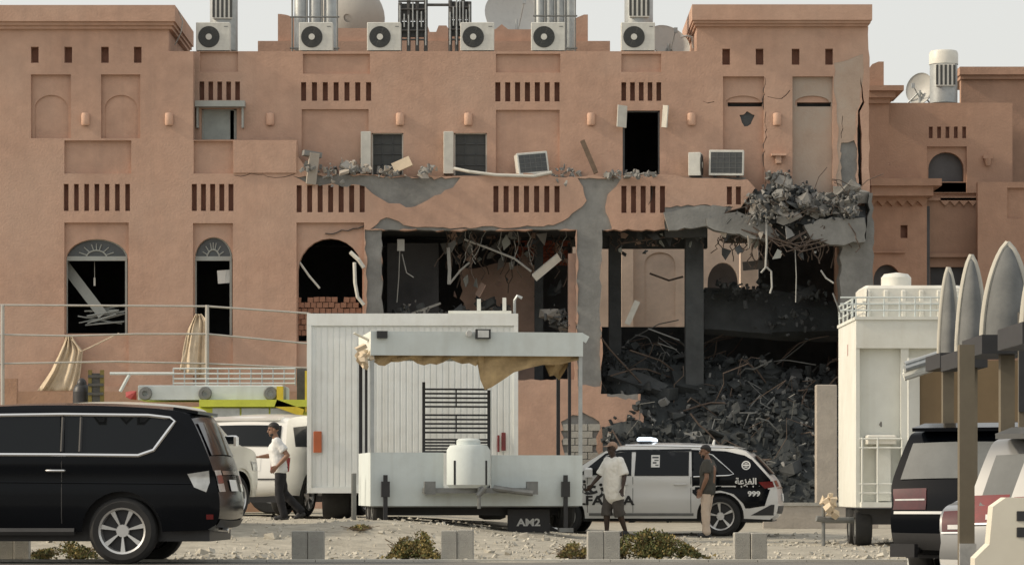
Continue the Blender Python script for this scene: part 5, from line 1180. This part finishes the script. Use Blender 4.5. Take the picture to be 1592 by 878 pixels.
for px, yy in ((560,.9),(566,1.9)): MB().box(tx(px)-.03,yy,.02,tx(px)+.03,yy+.06,tz(735)).build('jack_leg', M['greyst'], tr_)
for s in (-1,1):
    for yy in (1.0,1.75): wheel_simple(tr_, s*1.6, yy-.4, .38, .38, .24, 'x')
MB().box(-1.7,.7,.22,1.7,1.9,tz(788)).build('axle_frame', M['blackst'], tr_)
# drawbar and hitch
d_ = MB(); d_.box(tx(657),-.32,tz(766),tx(832),-.001,tz(758)); d_.box(tx(657),-.34,tz(768),tx(674),-.20,tz(748)); d_.box(tx(815),-.34,tz(768),tx(832),-.20,tz(748)); d_.build('hitch_frame', M['greyst'], tr_)
MB().tube([(tx(764),-.3,tz(758)),(tx(795),-.45,tz(763)),(tx(822),-.5,tz(766))],.05,8).build('drawbar', M['greyst'], tr_)
MB().cyl((tx(740),-.40,tz(790)),(tx(740),-.40,tz(735)),.03,n=8).cyl((tx(738),-.4,tz(770)),(tx(748),-.4,tz(758)),.05,n=8).build('jockey_jack', M['greyst'], tr_)
# things carried on it
tk = empty('water_drum', tr_.matrix_basis @ Vector((tx(727),-.12,tz(757.8))), R(8), 'white plastic drum with dark straps on the trailer hitch', 'drum')
rr = .37; hh = tz(690)-tz(757.8)
MB().lathe((0,0,0), [(0,0),(rr*.88,0),(rr,.05),(rr,hh*.86),(rr*.85,hh*.97),(0,hh)], 22).build('drum_body', M['trailer'], tk, 40)
MB().lathe((0,0,hh-.02), [(rr*.55,0),(rr*.55,.08),(rr*.45,.11),(0,.12)], 18).build('lid', M['trailer'], tk, 40)
for s in (-.72,.72): MB().box(rr*s-.015,-rr*.75,.05,rr*s+.015,-rr*.66,hh*.62).build('strap', M['blackst'], tk)
rk = empty('metal_rack', tr_.matrix_basis @ Vector((0,1.5,tz(786)+.062)), R(8), 'black slatted metal rack standing on the trailer deck', 'rack')
zk = lambda py: Z_(py,53.5)-rk.location.z
xk = lambda px: (X_(px,53.5)-rk.location.x)/math.cos(R(8))
for px, tp in ((659,594),(760,606)): MB().box(xk(px)-.025,-.025,0,xk(px)+.025,.025,zk(tp)).build('upright', M['blackst'], rk)
for (a,b) in ((605,632),(645,672),(683,702)):
    for k in range(5):
        py = a+(b-a)*k/4; MB().box(xk(659)+.026,-.012,zk(py)-.016,xk(760)-.026,.012,zk(py)+.016).build('slat', M['blackst'], rk)
    MB().box(xk(709)-.012,-.026,zk(b),xk(709)+.012,-.0125,zk(a)).build('divider', M['blackst'], rk)
# plate with white lettering behind the jack
pl = empty('lettered_panel', (X_(822,52.6), 52.6, gz(.3,52.6)-.01), R(4), 'black board with white letters under the trailer', 'board')
MB().box(-.36,0,0,.36,.04,.40).build('panel', M['blackst'], pl)
vs, fs = text_verts('AM2', .17); MB().add([(v[0]*1.2,-.004,v[1]+.12) for v in vs], fs).build('lettering', M['decalw'], pl)

# ---------------------------------------------------------------- fire truck behind, lime yellow with ladder
YF = 66.0; gF = gbase(-7,YF)
ft = empty('utility_truck', (X_(345,YF), YF, gF), 0, 'lime yellow truck carrying a silver ladder bed, behind the white SUVs', 'truck')
fxp = lambda px: X_(px,YF)-ft.location.x
fzp = lambda py: Z_(py,YF)-gF
MB().rbox(fxp(205),.1,.55,fxp(480),2.4,fzp(632),.04).build('body', M['lime'], ft)
for k in range(3): MB().box(fxp(330)+k*1.0*.62,.06,.8,fxp(330)+k*.62+.58,.098,fzp(634)).build('roller_shutter', M['galv'], ft)
MB().box(fxp(310),-.05,fzp(632),fxp(478),2.45,fzp(621)).build('roof_edge', M['lime'], ft)
for px in (230,320,420): wheel_simple(ft, fxp(px), .28, .5, .5, .3, 'y')
bd = MB().rbox(fxp(213),.15,fzp(621)+.002,fxp(440),1.9,fzp(598),.02).build('ladder_bed', M['trailer'], ft)
for px in (225,318,420):
    w_ = MB().lathe((fxp(px),.13,fzp(611)), [(.06,0),(.13,0),(.15,-.04),(.13,-.08),(.06,-.08)], 20, 'y').build('pulley', M['greyst'], ft, 40)
g_ = MB()
for py in (572,580,588,595): g_.cyl((fxp(268),.2,fzp(py)),(fxp(458),.2,fzp(py)),.02,n=6)
g_.build('ladder_rail', M['trailer'], ft)
for k in range(12): xx = fxp(268)+(fxp(458)-fxp(268))*k/11; MB().cyl((xx,.2,fzp(598)),(xx,.2,fzp(571)),.016,n=6).build('rung', M['galv'], ft)
MB().box(fxp(474),.0,fzp(640),fxp(481),.2,fzp(576)).build('post', M['yellow'], ft)
MB().obox((fxp(450),.0,fzp(634)),(.62,.1,.16),(0,.35,0)).build('outrigger', M['yellow'], ft)
MB().box(fxp(430),.02,fzp(622),fxp(440),.14,fzp(600)).build('bracket', M['yellow'], ft)
MB().box(fxp(460),.3,fzp(622),fxp(473),.9,fzp(572)).build('control_box', M['pipe'], ft)
MB().chunk((fxp(203),.3,fzp(610)),(.26,.3,.26),(.4,.3,.4),2).build('hose_reel', M['redp'], ft)
MB().tube([(fxp(170),.1,fzp(580)),(fxp(270),.1,fzp(580))],.035).tube([(fxp(200),.1,fzp(582)),(fxp(186),.1,fzp(608))],.04).build('boom', M['trailer'], ft)
# forklift with yellow mast
fk = empty('forklift', (X_(150,67.5), 67.5, gbase(-9,67)), 0, 'forklift with tall yellow mast and black covered seat behind the black SUV', 'forklift')
kz = lambda py: Z_(py,67.5)-fk.location.z
for s in (-1,1): MB().box(s*.13-.04,-.1,.1,s*.13+.04,.0,kz(575)).build('mast_rail', M['mast'], fk)
MB().box(-.088,-.08,.4,.088,-.02,kz(580)).build('mast_chain', M['pipe'], fk)
for py in (585,598,612): MB().box(-.17,-.13,kz(py)-.03,.17,-.101,kz(py)+.03).build('mast_crossbar', M['pipe'], fk)
MB().rbox(-.9,.05,.3,.5,1.9,1.5,.05).build('chassis', M['yellow'], fk)
for s in (-.75,.35): wheel_simple(fk, s, .3, .3, .3, .2, 'x'); wheel_simple(fk, s, 1.6, .3, .3, .2, 'x')
MB().caps((-.36,.3,1.4),(-.36,.3,kz(608)),.22,.20).ball((-.36,.28,kz(597)),(.11,.12,.15)).build('covered_seat', M['blackst'], fk, 60)

# ---------------------------------------------------------------- tall pipe fence and low boundary wall at the far left
YN = 70.0
fn = empty('pipe_fence', (X_(160,YN), YN, 0), 0, 'tall grey pipe rail fence in front of the arched windows', 'fence')
fo = lambda px,py: P(px,py,YN)-fn.location
for px, tp in ((-150,474),(4,474),(322,474),(480,486)): MB().cyl(P(px,tp,YN)-fn.location-Vector((0,0,0)), Vector((fo(px,0).x,0,0)), .045, n=8).build('post', M['steelrail'], fn)
for pts in ([(-150,474),(4,474),(322,476),(480,487)], [(-150,521),(4,520),(110,522),(210,519),(322,519),(480,534)], [(-150,567),(4,565),(180,562),(322,565),(480,572)]):
    MB().tube([fo(*p) for p in pts], .025, 6).build('rail', M['steelrail'], fn)
bw = empty('boundary_wall', (X_(40,71), 71, 0), 0, 'low salmon boundary wall behind the tall pipe fence', 'wall')
bo = lambda px,py: P(px,py,71)-bw.location
MB().box(bo(-260,0).x,0,0,bo(26,0).x,.2,bo(0,588).z).build('wall_high', M['plaster2'], bw); MB().box(bo(26.2,0).x,.02,0,bo(470,0).x,.2,bo(0,608).z).build('wall_low', M['plaster2'], bw)

# ---------------------------------------------------------------- white cabin on a trailer chassis
YK = 50.0; gK = gz(5.8,YK)-.01
cb = empty('site_cabin', (X_(1396,YK), YK, gK), 0, 'cream white cabin on wheels with roof railing and recessed wash bay', 'cabin')
cx = lambda px: X_(px,YK)-cb.location.x
cz = lambda py: Z_(py,YK)-gK
Dp = 2.7; A0, A1 = cx(1331), cx(1520)
MB().box(A0,0,cz(541),A1,Dp,cz(497)).build('fascia', M['cabin'], cb)
MB().box(A0,.02,cz(788),A0+.06,Dp,cz(541)-.001).build('side_wall', M['cabin'], cb)
MB().box(A0+.061,.16,cz(788),A1,.22,cz(541)-.001).build('rear_wall', M['cabin'], cb)
MB().box(cx(1401),.03,cz(778),cx(1413),.158,cz(541)-.001).build('column', M['cabin'], cb)
MB().box(A0+.061,-.24,cz(788),A1,.155,cz(780)).build('floor', M['cabin'], cb)
MB().box(A0-.02,-.03,cz(497)+.001,A1+.02,Dp+.03,cz(492)).build('roof_edge', M['cabin'], cb)
MB().box(A1-.05,.03,cz(778),A1,Dp,cz(541)-.002).build('side_wall', M['cabin'], cb)
MB().box(A0-.004,1.2,cz(548),A0-.001,1.26,cz(530)).build('side_mark', M['redp'], cb)
g_ = MB()
for py in (462,472,482): g_.tube([(A0-.25,.05,cz(py)),(A1,.05,cz(py))],.014)
for k in range(9): xx = A0-.05+(A1-A0+.05)*k/8; g_.tube([(xx,.05,cz(492)),(xx,.05,cz(461))],.014)
for k in range(5): yy = .05+2.5*k/4; g_.tube([(A0,yy,cz(492)),(A0,yy,cz(461))],.014)
for py in (462,472,482): g_.tube([(A0,.05,cz(py)),(A0,Dp-.1,cz(py))],.014)
g_.build('roof_railing', M['trailer'], cb)
for px,(dx,dz_) in ((1312,(-.15,.3)),(1350,(.02,.35)),(1322,(.1,.25))): MB().tube([(cx(px),.3,cz(492)),(cx(px)+dx,.3,cz(492)+dz_+.1)],.012).build('roof_stay', M['greyst'], cb)
g_ = MB()
for px in (1338,1362,1400): g_.tube([(cx(px),-.2,cz(782)),(cx(px),-.2,cz(680))],.018)
for py in (682,696,752,766): g_.tube([(cx(1334),-.2,cz(py)),(cx(1402),-.2,cz(py))],.016)
g_.build('wash_frame', M['cabin'], cb)
MB().rbox(cx(1346),-.16,cz(690),cx(1392),.14,cz(676),.02).build('basin', M['tankw'], cb); MB().box(cx(1364),-.06,cz(778),cx(1384),.1,cz(690)).build('basin_stand', M['cabin'], cb)
MB().tube([(cx(1370),.17,cz(660)),(cx(1370),.04,cz(656)),(cx(1370),.02,cz(663))],.014).build('tap', M['pipe'], cb)
MB().box(A0+.1,.3,.35,A1-.1,Dp-.2,cz(790)).build('chassis', M['blackst'], cb)
for s in (A0+.16, A1-.3):
    for y in (.5,1.4): wheel_simple(cb, s, y, .30, .30, .26, 'x')
MB().tube([(A0,.4,.42),(A0-.45,.3,.42),(A0-.62,.25,.45)],.05,8).cyl((A0-.5,.3,.0),(A0-.5,.3,.7),.03,n=8).build('drawbar', M['greyst'], cb)
mb = MB()
for i in range(9): mb.chunk((A0-.42+cr.uniform(-.1,.1),.22+cr.uniform(-.08,.08),.56+cr.uniform(-.1,.25)),(.16,.14,.13),(cr.random(),cr.random(),cr.random()*6),i)
mb.build('tied_bundle', M['cream'], cb)
wt = empty('water_tank', (cx(1420)+cb.location.x, YK+1.2, gK+cz(492)+.001), 0, 'cream ribbed water tank with round lid on the cabin roof', 'tank')
hh = Z_(447,YK+1.2)-wt.location.z; tw = 1.2
MB().rbox(-.74,-.6,0,.9,.6,hh,.05).build('tank_body', M['tankw'], wt)
for k in range(6): MB().rbox(-.70+.29*k,-.63,.03,-.62+.29*k,.63,hh-.08,.015).build('rib', M['tankw'], wt)
MB().box(-.76,-.65,hh*.45,.92,.65,hh*.52).build('belt', M['tankw'], wt)
MB().lathe((-.13,0,hh), [(.25,0),(.25,.16),(.20,.22),(0,.25)], 20).build('lid', M['tankw'], wt, 35)
# tan back wall, pipes and shade sails over the parked cars
tw_ = empty('carport_wall', (X_(1500,36), 36, gbase(5.3,36)), 0, 'brown fabric back wall of the car shade', 'wall')
MB().box(X_(1430,36)-tw_.location.x,0,0,X_(1900,36)-tw_.location.x,.06,Z_(560,36)-tw_.location.z).build('screen', M['tanwall'], tw_)
MB().box(X_(1412,36)-tw_.location.x,-.02,0,X_(1429.5,36)-tw_.location.x,.06,Z_(556,36)-tw_.location.z).build('edge_panel', M['cabin'], tw_)
pr = empty('rolled_pipes', P(1405,580,35.6), 0, 'bundle of pale pipes lying across the top of the car shade screen', 'pipes')
for k,(dz_,r) in enumerate(((0,.05),(.09,.04),(.05,.035),(.14,.03))): MB().tube([(0,-.1*(k%2),dz_-.04),(.62,0,dz_+.16)],r,8).build('pipe', M['cabin'] if k%2 == 0 else M['galv'], pr)
def sail(px, wpx, top, bot, Y, lab, tall=0):
    q = P(px, bot, Y); h = Z_(top,Y)-q.z; w_ = wpx*Y/F
    e = empty('shade_sail', (q.x, Y, gbase(q.x,Y)), 0, lab, 'shade sail', 'pointed sails of the car shade'); zb0 = q.z-e.location.z
    mb = MB(); n = 24; rows = 14; dep = .55
    for j in range(rows+1):
        t = j/rows; k = (1-t**2.2)**.75; lean = .10*w_*t
        for i in range(n): a = 2*PI*i/n; mb.v.append((lean+w_/2*k*math.copysign(abs(math.cos(a))**.8,math.cos(a)), dep/2+dep/2*k*math.sin(a), zb0+h*t))
    mb.f = [(j*n+i,j*n+(i+1)%n,(j+1)*n+(i+1)%n,(j+1)*n+i) for j in range(rows) for i in range(n)]; mb.m = [0]*len(mb.f)
    mb.build('fabric', M['shade'], e, 60)
    hm = []
    for j in range(rows+1):
        t = j/rows; k = (1-t**2.2)**.75; hm.append((.10*w_*t-w_/2*k*.99, dep/2-.12*k, zb0+h*t))
    h2 = [(.20*w_*(j/rows)*.5+w_/2*(1-(j/rows)**2.2)**.75*.99, dep/2-.12*(1-(j/rows)**2.2)**.75, zb0+h*j/rows) for j in range(rows,-1,-1)]
    MB().tube(hm, .028, 6).build('hem', M['shadehem'], e, 60); MB().tube(h2, .028, 6).build('hem', M['shadehem'], e, 60)
    MB().box(-w_*.56,0,zb0-.16,w_*.56,dep+.6,zb0+.0).build('gutter_beam', M['blackst'], e)
    MB().box(w_*.1-.06,dep*.45,0,w_*.1+.06,dep*.45+.12,zb0-.161).build('post', M['post'], e)
    return e
sail(1477, 28, 414, 548, 33.0, 'small pointed grey shade sail next to the cabin water tank')
sail(1512, 42, 394, 545, 30.0, 'middle pointed grey shade sail between a smaller and a larger one')
sail(1567, 72, 374, 520, 26.0, 'largest pointed grey shade sail with pale hem')
sail(1640, 90, 350, 500, 22.5, 'tall pointed grey shade sail beside the largest one')
cp = empty('carport_post', (X_(1502,22.6), 22.6, gbase(3.5,22.6)), 0, 'tan square post standing beside the silver parked car', 'post')
MB().box(-.055,-.05,0,.055,.05,Z_(536,22.6)-cp.location.z).build('shaft', M['post'], cp); MB().box(-.11,-.1,0,.11,.1,.03).build('foot_plate', M['greyst'], cp)
MB().box(-.06,-.10,.62,.06,-.051,.86).build('lock_box', M['clearlamp'], cp)
hp = empty('dark_panel', (X_(1590,25.4), 25.4, gbase(4,25.4)), 0, 'narrow dark upright panel under the largest sail', 'panel'); MB().box(-.03,0,0,.05,.06,Z_(485,25.4)-hp.location.z).build('upright', M['post'], hp)  # plain dark panel on an upright, bears no sign
MB().box(-.035,-.03,Z_(640,25.4)-hp.location.z,.055,-.001,Z_(485,25.4)-hp.location.z).build('board', M['blackst'], hp)
br = empty('plastic_barrier', (X_(1572,17.2), 17.2, gbase(3,17.2)), R(-4), 'cream moulded barrier with two dark slots in front of the silver cars', 'barrier')
zt_ = Z_(773,17.2)-br.location.z
MB().prism([(-.22,0),(1.0,0),(1.0,zt_),(-.03,zt_),(-.10,zt_-.05),(-.12,zt_-.26),(-.20,zt_-.34)], 0,.32,'xz').build('shell', M['barrier'], br)
for k in range(2): MB().rbox(.03,-.006,zt_-.13-.09*k,.16,.0,zt_-.075-.09*k,.004).build('slot', M['blackst'], br)

# ---------------------------------------------------------------- concrete blocks along the road edge
bmesh_ = None
def block_pair(px, py, Y, lab, n=2):
    global bmesh_
    x = X_(px, Y)
    if bmesh_ is None:
        mb = MB().rbox(-.098,-.10,0,.098,.10,.40,.008); bmesh_ = mb.mesh('concrete_block', M['block'])
        inn = MB()
        bmesh_c = None
    for k in range(n):
        xx = x+(k-(n-1)/2)*.204; yy = Y+rng.uniform(-.015,.015)
        o = obj('concrete_block', bmesh_, None, (xx, yy, gz(xx,yy)-.012), (0,0,rng.uniform(-.05,.05)))
        tag(o, lab, 'concrete block', 'upright blocks along the road edge')
block_pair(479, 870, 38.15, 'upright grey block standing alone on bare gravel beside the road, behind the black SUV')
block_pair(711, 870, 38.15, 'upright grey block beside the small dry shrub in front of the canopy trailer')
block_pair(938, 873, 38.05, 'upright grey block in front of the man in the loose white shirt')
block_pair(1166, 874, 38.05, 'upright grey block in front of the rear end of the patrol car')
block_pair(22, 866, 39.6, 'upright grey block half hidden behind the front of the black SUV', 2)

# ---------------------------------------------------------------- shrubs
def shrub(px, Y, wpx, hpx, m, lab, seed, n=2600):
    r = random.Random(seed); x = X_(px,Y); w_ = wpx*Y/F/2; h = hpx*Y/F
    e = empty('shrub', (x, Y, gz(x,Y)-.01), 0, lab, 'shrub', None); fol = MB(); tw2 = MB()
    lumps = [(r.uniform(-.8,.8)*w_, r.uniform(-.25,.25), r.uniform(.25,.75)) for _ in range(9)]
    for i in range(n):
        lx, ly, lh = r.choice(lumps); a = r.uniform(0,2*PI); rad = abs(r.gauss(0,.5))
        px_ = lx+rad*w_*.42*math.cos(a); py_ = ly+rad*.34*math.sin(a); hm = h*lh*1.25*max(.12,1-(px_/(w_*1.12))**2)
        pz = hm*r.random()**.6+.01
        s = r.uniform(.014,.034); d = Vector((r.uniform(-1,1),r.uniform(-1,1),r.uniform(-.1,1.1))).normalized()*s*1.7; t = d.cross(Vector((r.uniform(-1,1),r.uniform(-1,1),r.uniform(-1,1)))).normalized()*s*.5
        c_ = Vector((px_,py_,pz)); fol.cur = 0 if r.random() < .6 else 1
        fol.add([c_-t,c_+d*.5-t*.4+t*1.4,c_+d,c_+d*.4-t*1.2],[(0,1,2,3)])
    for i in range(70):
        lx, ly, lh = r.choice(lumps); tw2.tube([(lx*.8,ly,0),(lx+r.uniform(-.1,.1),ly+r.uniform(-.1,.1),h*lh*.5),(lx+r.uniform(-.2,.2),ly+r.uniform(-.2,.2),h*lh*r.uniform(.8,1.25))],.004,4)
    fol.cur = 0; tag(fol.build('foliage', [M[m], M['shrub2' if m == 'shrub' else 'shrub']], e), kind='stuff'); tw2.build('stems', M['twig'], e)
shrub(646, 39.6, 84, 50, 'shrub', 'small dry yellowish shrub beside a block in front of the trailer', 1, 4200)
shrub(1014, 39.0, 150, 60, 'shrub2', 'wide low green and brown shrub behind the block by the man in white', 2, 6500)
shrub(895, 38.9, 48, 30, 'shrub', 'little dry tuft beside the wide low shrub', 3, 900)
shrub(96, 40.2, 105, 32, 'shrub2', 'low dark green shrub seen beneath the black SUV', 4, 2200)
shrub(560, 48.0, 30, 10, 'shrub', 'thin dry weed near the trailer legs', 5, 250)

# ---------------------------------------------------------------- people
def person(label, loc, rz, J, skin, shirt, trouser, shoes, sleeve=.6, loose=1.0, shorts=False, head=(0,0), hair='short', cap=None, height=1.0, hem=.80):
    """J: joint positions, x forward, y left, z up, for a 1.75 m figure; the body is one remeshed surface"""
    e = empty('person', loc, rz, label, 'person'); e.scale = (height,)*3
    V = lambda k: Vector(J[k]); b = MB()
    pel, ch, nk, hd = V('pelvis'), V('chest'), V('neck'), V('head')
    b.caps(pel+Vector((0,.08,0)), pel+Vector((0,-.08,0)), .105); b.caps(pel, ch, .125, .15)
    b.caps(ch+Vector((0,.10,.03)), ch+Vector((0,-.10,.03)), .115); b.caps(ch+Vector((0,0,.1)), nk, .085, .06); b.caps(nk, hd-Vector((0,0,.04)), .056, .055)
    yaw, pitch = head; Rm = Euler((0, R(pitch), R(yaw))).to_matrix(); hp_ = lambda x,y,z: hd+Rm @ Vector((x,y,z))
    b.ball(hp_(-.008,0,.035), (.098,.077,.092), 16, 12); b.ball(hp_(.018,0,-.035), (.072,.062,.082), 14, 10); b.ball(hp_(.052,0,-.088), (.034,.036,.03))
    b.caps(hp_(.084,0,.018), hp_(.106,0,-.026), .011, .016); b.caps(hp_(.080,.03,.03), hp_(.080,-.03,.03), .014); b.caps(hp_(.083,.016,-.062), hp_(.083,-.016,-.062), .011)
    for s in (1,-1): b.ball(hp_(-.012,s*.077,-.005), (.022,.012,.034))
    for s, k in ((1,'l'),(-1,'r')):
        sh, el, wr = V('shoulder_'+k), V('elbow_'+k), V('wrist_'+k); hip, kn, an = V('hip_'+k), V('knee_'+k), V('ankle_'+k)
        b.caps(ch+Vector((0,s*.1,.08)), sh, .075, .066); b.caps(sh, el, .055, .042); b.caps(el, el+(wr-el)*.35, .042, .043); b.caps(el+(wr-el)*.35, wr, .043, .027)
        d = (wr-el).normalized(); fwd = Vector((1,0,0)); fwd = (fwd-d*fwd.dot(d)).normalized(); out = d.cross(fwd).normalized()
        pc_ = wr+d*.05
        for q in (-.022,0,.022): b.caps(wr+d*.015+fwd*q*.6, wr+d*.085+fwd*q, .017, .016, 8)
        for i, (q, L_) in enumerate(((.033,.072),(.011,.080),(-.011,.074),(-.033,.058))):
            a0 = wr+d*.088+fwd*q; cu = -out*s
            a1 = a0+d*L_*.5+cu*.008; a2 = a1+d*L_*.32+cu*.020; a3 = a2+d*L_*.2+cu*.02
            b.caps(a0,a1,.0095,.009,8); b.caps(a1,a2,.009,.008,8); b.caps(a2,a3,.008,.007,8)
        b.caps(wr+d*.03+fwd*.03, wr+d*.065+fwd*.055, .012, .011, 8); b.caps(wr+d*.065+fwd*.055, wr+d*.10+fwd*.062, .011, .009, 8)
        b.caps(hip, kn, .088, .06); b.caps(kn, kn+(an-kn)*.35, .06, .062); b.caps(kn+(an-kn)*.35, an, .06, .038)
    o = b.build('body', M[skin], e); rmz = o.modifiers.new('skin','REMESH'); rmz.mode = 'VOXEL'; rmz.voxel_size = .0075; rmz.use_smooth_shade = True
    sm_ = o.modifiers.new('smooth','SMOOTH'); sm_.factor = .4; sm_.iterations = 2
    for s in (1,-1): MB().ball(hp_(.084,s*.031,.008), (.010,.013,.008)).build('eye', M['hair'], e)
    # shirt
    t = MB(); lo = loose
    t.caps(ch+Vector((0,.11,.04)), ch+Vector((0,-.11,.04)), .125*lo, n=14); t.caps(ch+Vector((0,.09,.12)), nk-Vector((0,0,.05)), .075, .07); t.caps(ch+Vector((0,-.09,.12)), nk-Vector((0,0,.05)), .075, .07)
    dn = pel-ch; hemp = Vector((pel.x, pel.y, hem))
    for s in (1,-1): t.caps(ch+Vector((0,s*.10,0)), hemp+Vector((0,s*.085,.05)), .128*lo, .125*lo, 14)
    t.caps(ch+Vector((.02,0,0)), hemp+Vector((.01,0,.05)), .15*lo, .14*lo, 14)
    for k in 'lr':
        sh, el = V('shoulder_'+k), V('elbow_'+k); s = 1 if k == 'l' else -1
        t.caps(ch+Vector((0,s*.11,.08)), sh, .10, .085); t.cyl(sh, sh+(el-sh)*sleeve*1.15, .082, .078*lo, 14); t.ball(sh,.082)
        if sleeve > 1: t.caps(el, el+(V('wrist_'+k)-el)*.4, .06,.05)
    o = t.build('shirt', M[shirt], e); q = o.modifiers.new('cloth','REMESH'); q.mode = 'VOXEL'; q.voxel_size = .012; q.use_smooth_shade = True
    q = o.modifiers.new('smooth','SMOOTH'); q.factor = .5; q.iterations = 6
    tx_ = bpy.data.textures.new('folds','CLOUDS'); tx_.noise_scale = .13; q = o.modifiers.new('folds','DISPLACE'); q.texture = tx_; q.strength = .035; q.mid_level = .45
    # trousers
    t = MB(); t.caps(pel+Vector((0,.075,.02)), pel+Vector((0,-.075,.02)), .125, n=14)
    for k in 'lr':
        hip, kn, an = V('hip_'+k), V('knee_'+k), V('ankle_'+k)
        if shorts: t.caps(hip, kn, .112*lo, .088*lo, 14); t.cyl(kn, kn+(an-kn)*.25, .088*lo, .10*lo, 14)
        else: t.caps(hip, kn, .105*lo, .078*lo, 14); t.cyl(kn, kn+(an-kn)*.98, .078*lo, .072*lo, 14); t.ball(an+(kn-an)*.03,.07*lo)
    o = t.build('shorts' if shorts else 'trousers', M[trouser], e); q = o.modifiers.new('cloth','REMESH'); q.mode = 'VOXEL'; q.voxel_size = .012; q.use_smooth_shade = True
    q = o.modifiers.new('smooth','SMOOTH'); q.factor = .5; q.iterations = 5
    q = o.modifiers.new('folds','DISPLACE'); q.texture = tx_; q.strength = .03; q.mid_level = .45
    for k in 'lr':
        an = V('ankle_'+k); ft_ = V('toe_'+k); s = MB(); d = (ft_-an); d = Vector((d.x,d.y,d.z))
        heel = an-d.normalized()*.05; heel.z = an.z-.055
        s.caps(heel, ft_, .042, .036); s.caps(an-Vector((0,0,.02)), an+(ft_-an)*.6, .045, .036); o = s.build('shoe', M[shoes], e)
        q = o.modifiers.new('shoe','REMESH'); q.mode = 'VOXEL'; q.voxel_size = .01; q.use_smooth_shade = True
    # hair / cap
    hb = MB(); hb.ball((0,0,0), (.108,.086,.100), 20, 14)
    keep = [f for f in hb.f if (sum(hb.v[i][2] for i in f)/len(f)) > (.028 if sum(hb.v[i][0] for i in f)/len(f) > .035 else -.045 if sum(hb.v[i][0] for i in f)/len(f) < -.01 else -.0)]
    hb.f = keep; hb.m = [0]*len(keep)
    o = hb.build('cap' if cap else 'hair', M[cap or 'hair'], e, 60, hp_(-.010,0,.040), Euler((0,R(pitch),R(yaw)))); q = o.modifiers.new('t','SOLIDIFY'); q.thickness = .014
    if cap:
        MB().obox((0,0,0),(.10,.13,.012),(0,.15,0)).build('cap_brim', M[cap], e, None, hp_(.115,0,.06), Euler((0,R(pitch),R(yaw))))
    if hair == 'beard':
        MB().ball((0,0,0),(.05,.058,.045)).build('beard', M['hair'], e, 60, hp_(.032,0,-.078), Euler((0,R(pitch),R(yaw))))
    return e
# man striding with his weight forward beside the white SUV
walk = dict(pelvis=(0,0,.92), chest=(.055,0,1.27), neck=(.085,0,1.47), head=(.125,0,1.62), shoulder_l=(.06,.185,1.40), elbow_l=(-.12,.27,1.16), wrist_l=(.06,.25,.97), shoulder_r=(.06,-.185,1.40), elbow_r=(.16,-.27,1.16), wrist_r=(.36,-.2,1.14),
   hip_l=(0,.09,.88), knee_l=(.03,.10,.48), ankle_l=(-.06,.10,.085), toe_l=(.09,.10,.04), hip_r=(0,-.09,.88), knee_r=(-.06,-.10,.50), ankle_r=(-.38,-.10,.16), toe_r=(-.27,-.10,.045))
x, y = X_(436,54.6), 54.6
person('man in pale grey shirt and black trousers striding past the white SUV', (x, y, gz(x,y)), R(186), walk, 'skin1', 'tee_grey', 'trou_black', 'shoe', hair='beard', head=(4,6), height=.985, hem=.86)
stroll = dict(pelvis=(0,0,.93), chest=(.01,0,1.28), neck=(.02,0,1.48), head=(.05,0,1.635), shoulder_l=(.01,.195,1.41), elbow_l=(-.03,.28,1.14), wrist_l=(.03,.30,.90), shoulder_r=(.01,-.195,1.41), elbow_r=(.10,-.30,1.15), wrist_r=(.26,-.36,.96),
   hip_l=(0,.09,.89), knee_l=(-.02,.11,.49), ankle_l=(-.18,.11,.10), toe_l=(-.05,.12,.04), hip_r=(0,-.09,.89), knee_r=(.10,-.10,.49), ankle_r=(.10,-.10,.085), toe_r=(.25,-.11,.04))
x, y = X_(955,57.0), 57.0
person('man in long loose white shirt, tan cap and dark shorts beside the patrol car', (x, y, gz(x,y)), R(215), stroll, 'skin2', 'tee_white', 'trou_grey', 'shoe', sleeve=.85, loose=1.18, shorts=True, head=(0,4), cap='cap', height=.985, hem=.70)
stand = dict(pelvis=(0,0,.93), chest=(-.02,0,1.28), neck=(.0,0,1.48), head=(.045,0,1.63), shoulder_l=(-.03,.19,1.41), elbow_l=(-.06,.26,1.13), wrist_l=(.05,.22,.90), shoulder_r=(-.01,-.19,1.41), elbow_r=(.02,-.27,1.14), wrist_r=(.16,-.20,.93),
   hip_l=(0,.09,.89), knee_l=(.015,.11,.49), ankle_l=(-.02,.11,.085), toe_l=(.12,.14,.04), hip_r=(0,-.09,.89), knee_r=(.05,-.10,.49), ankle_r=(.06,-.10,.085), toe_r=(.20,-.12,.04))
x, y = X_(1100,57.2), 57.2
person('man in charcoal shirt and cream trousers standing behind the patrol car wheel', (x, y, gz(x,y)), R(160), stand, 'skin1', 'tee_dark', 'trou_cream', 'shoe', sleeve=.6, hair='beard', head=(22,2), height=.975, hem=.84)
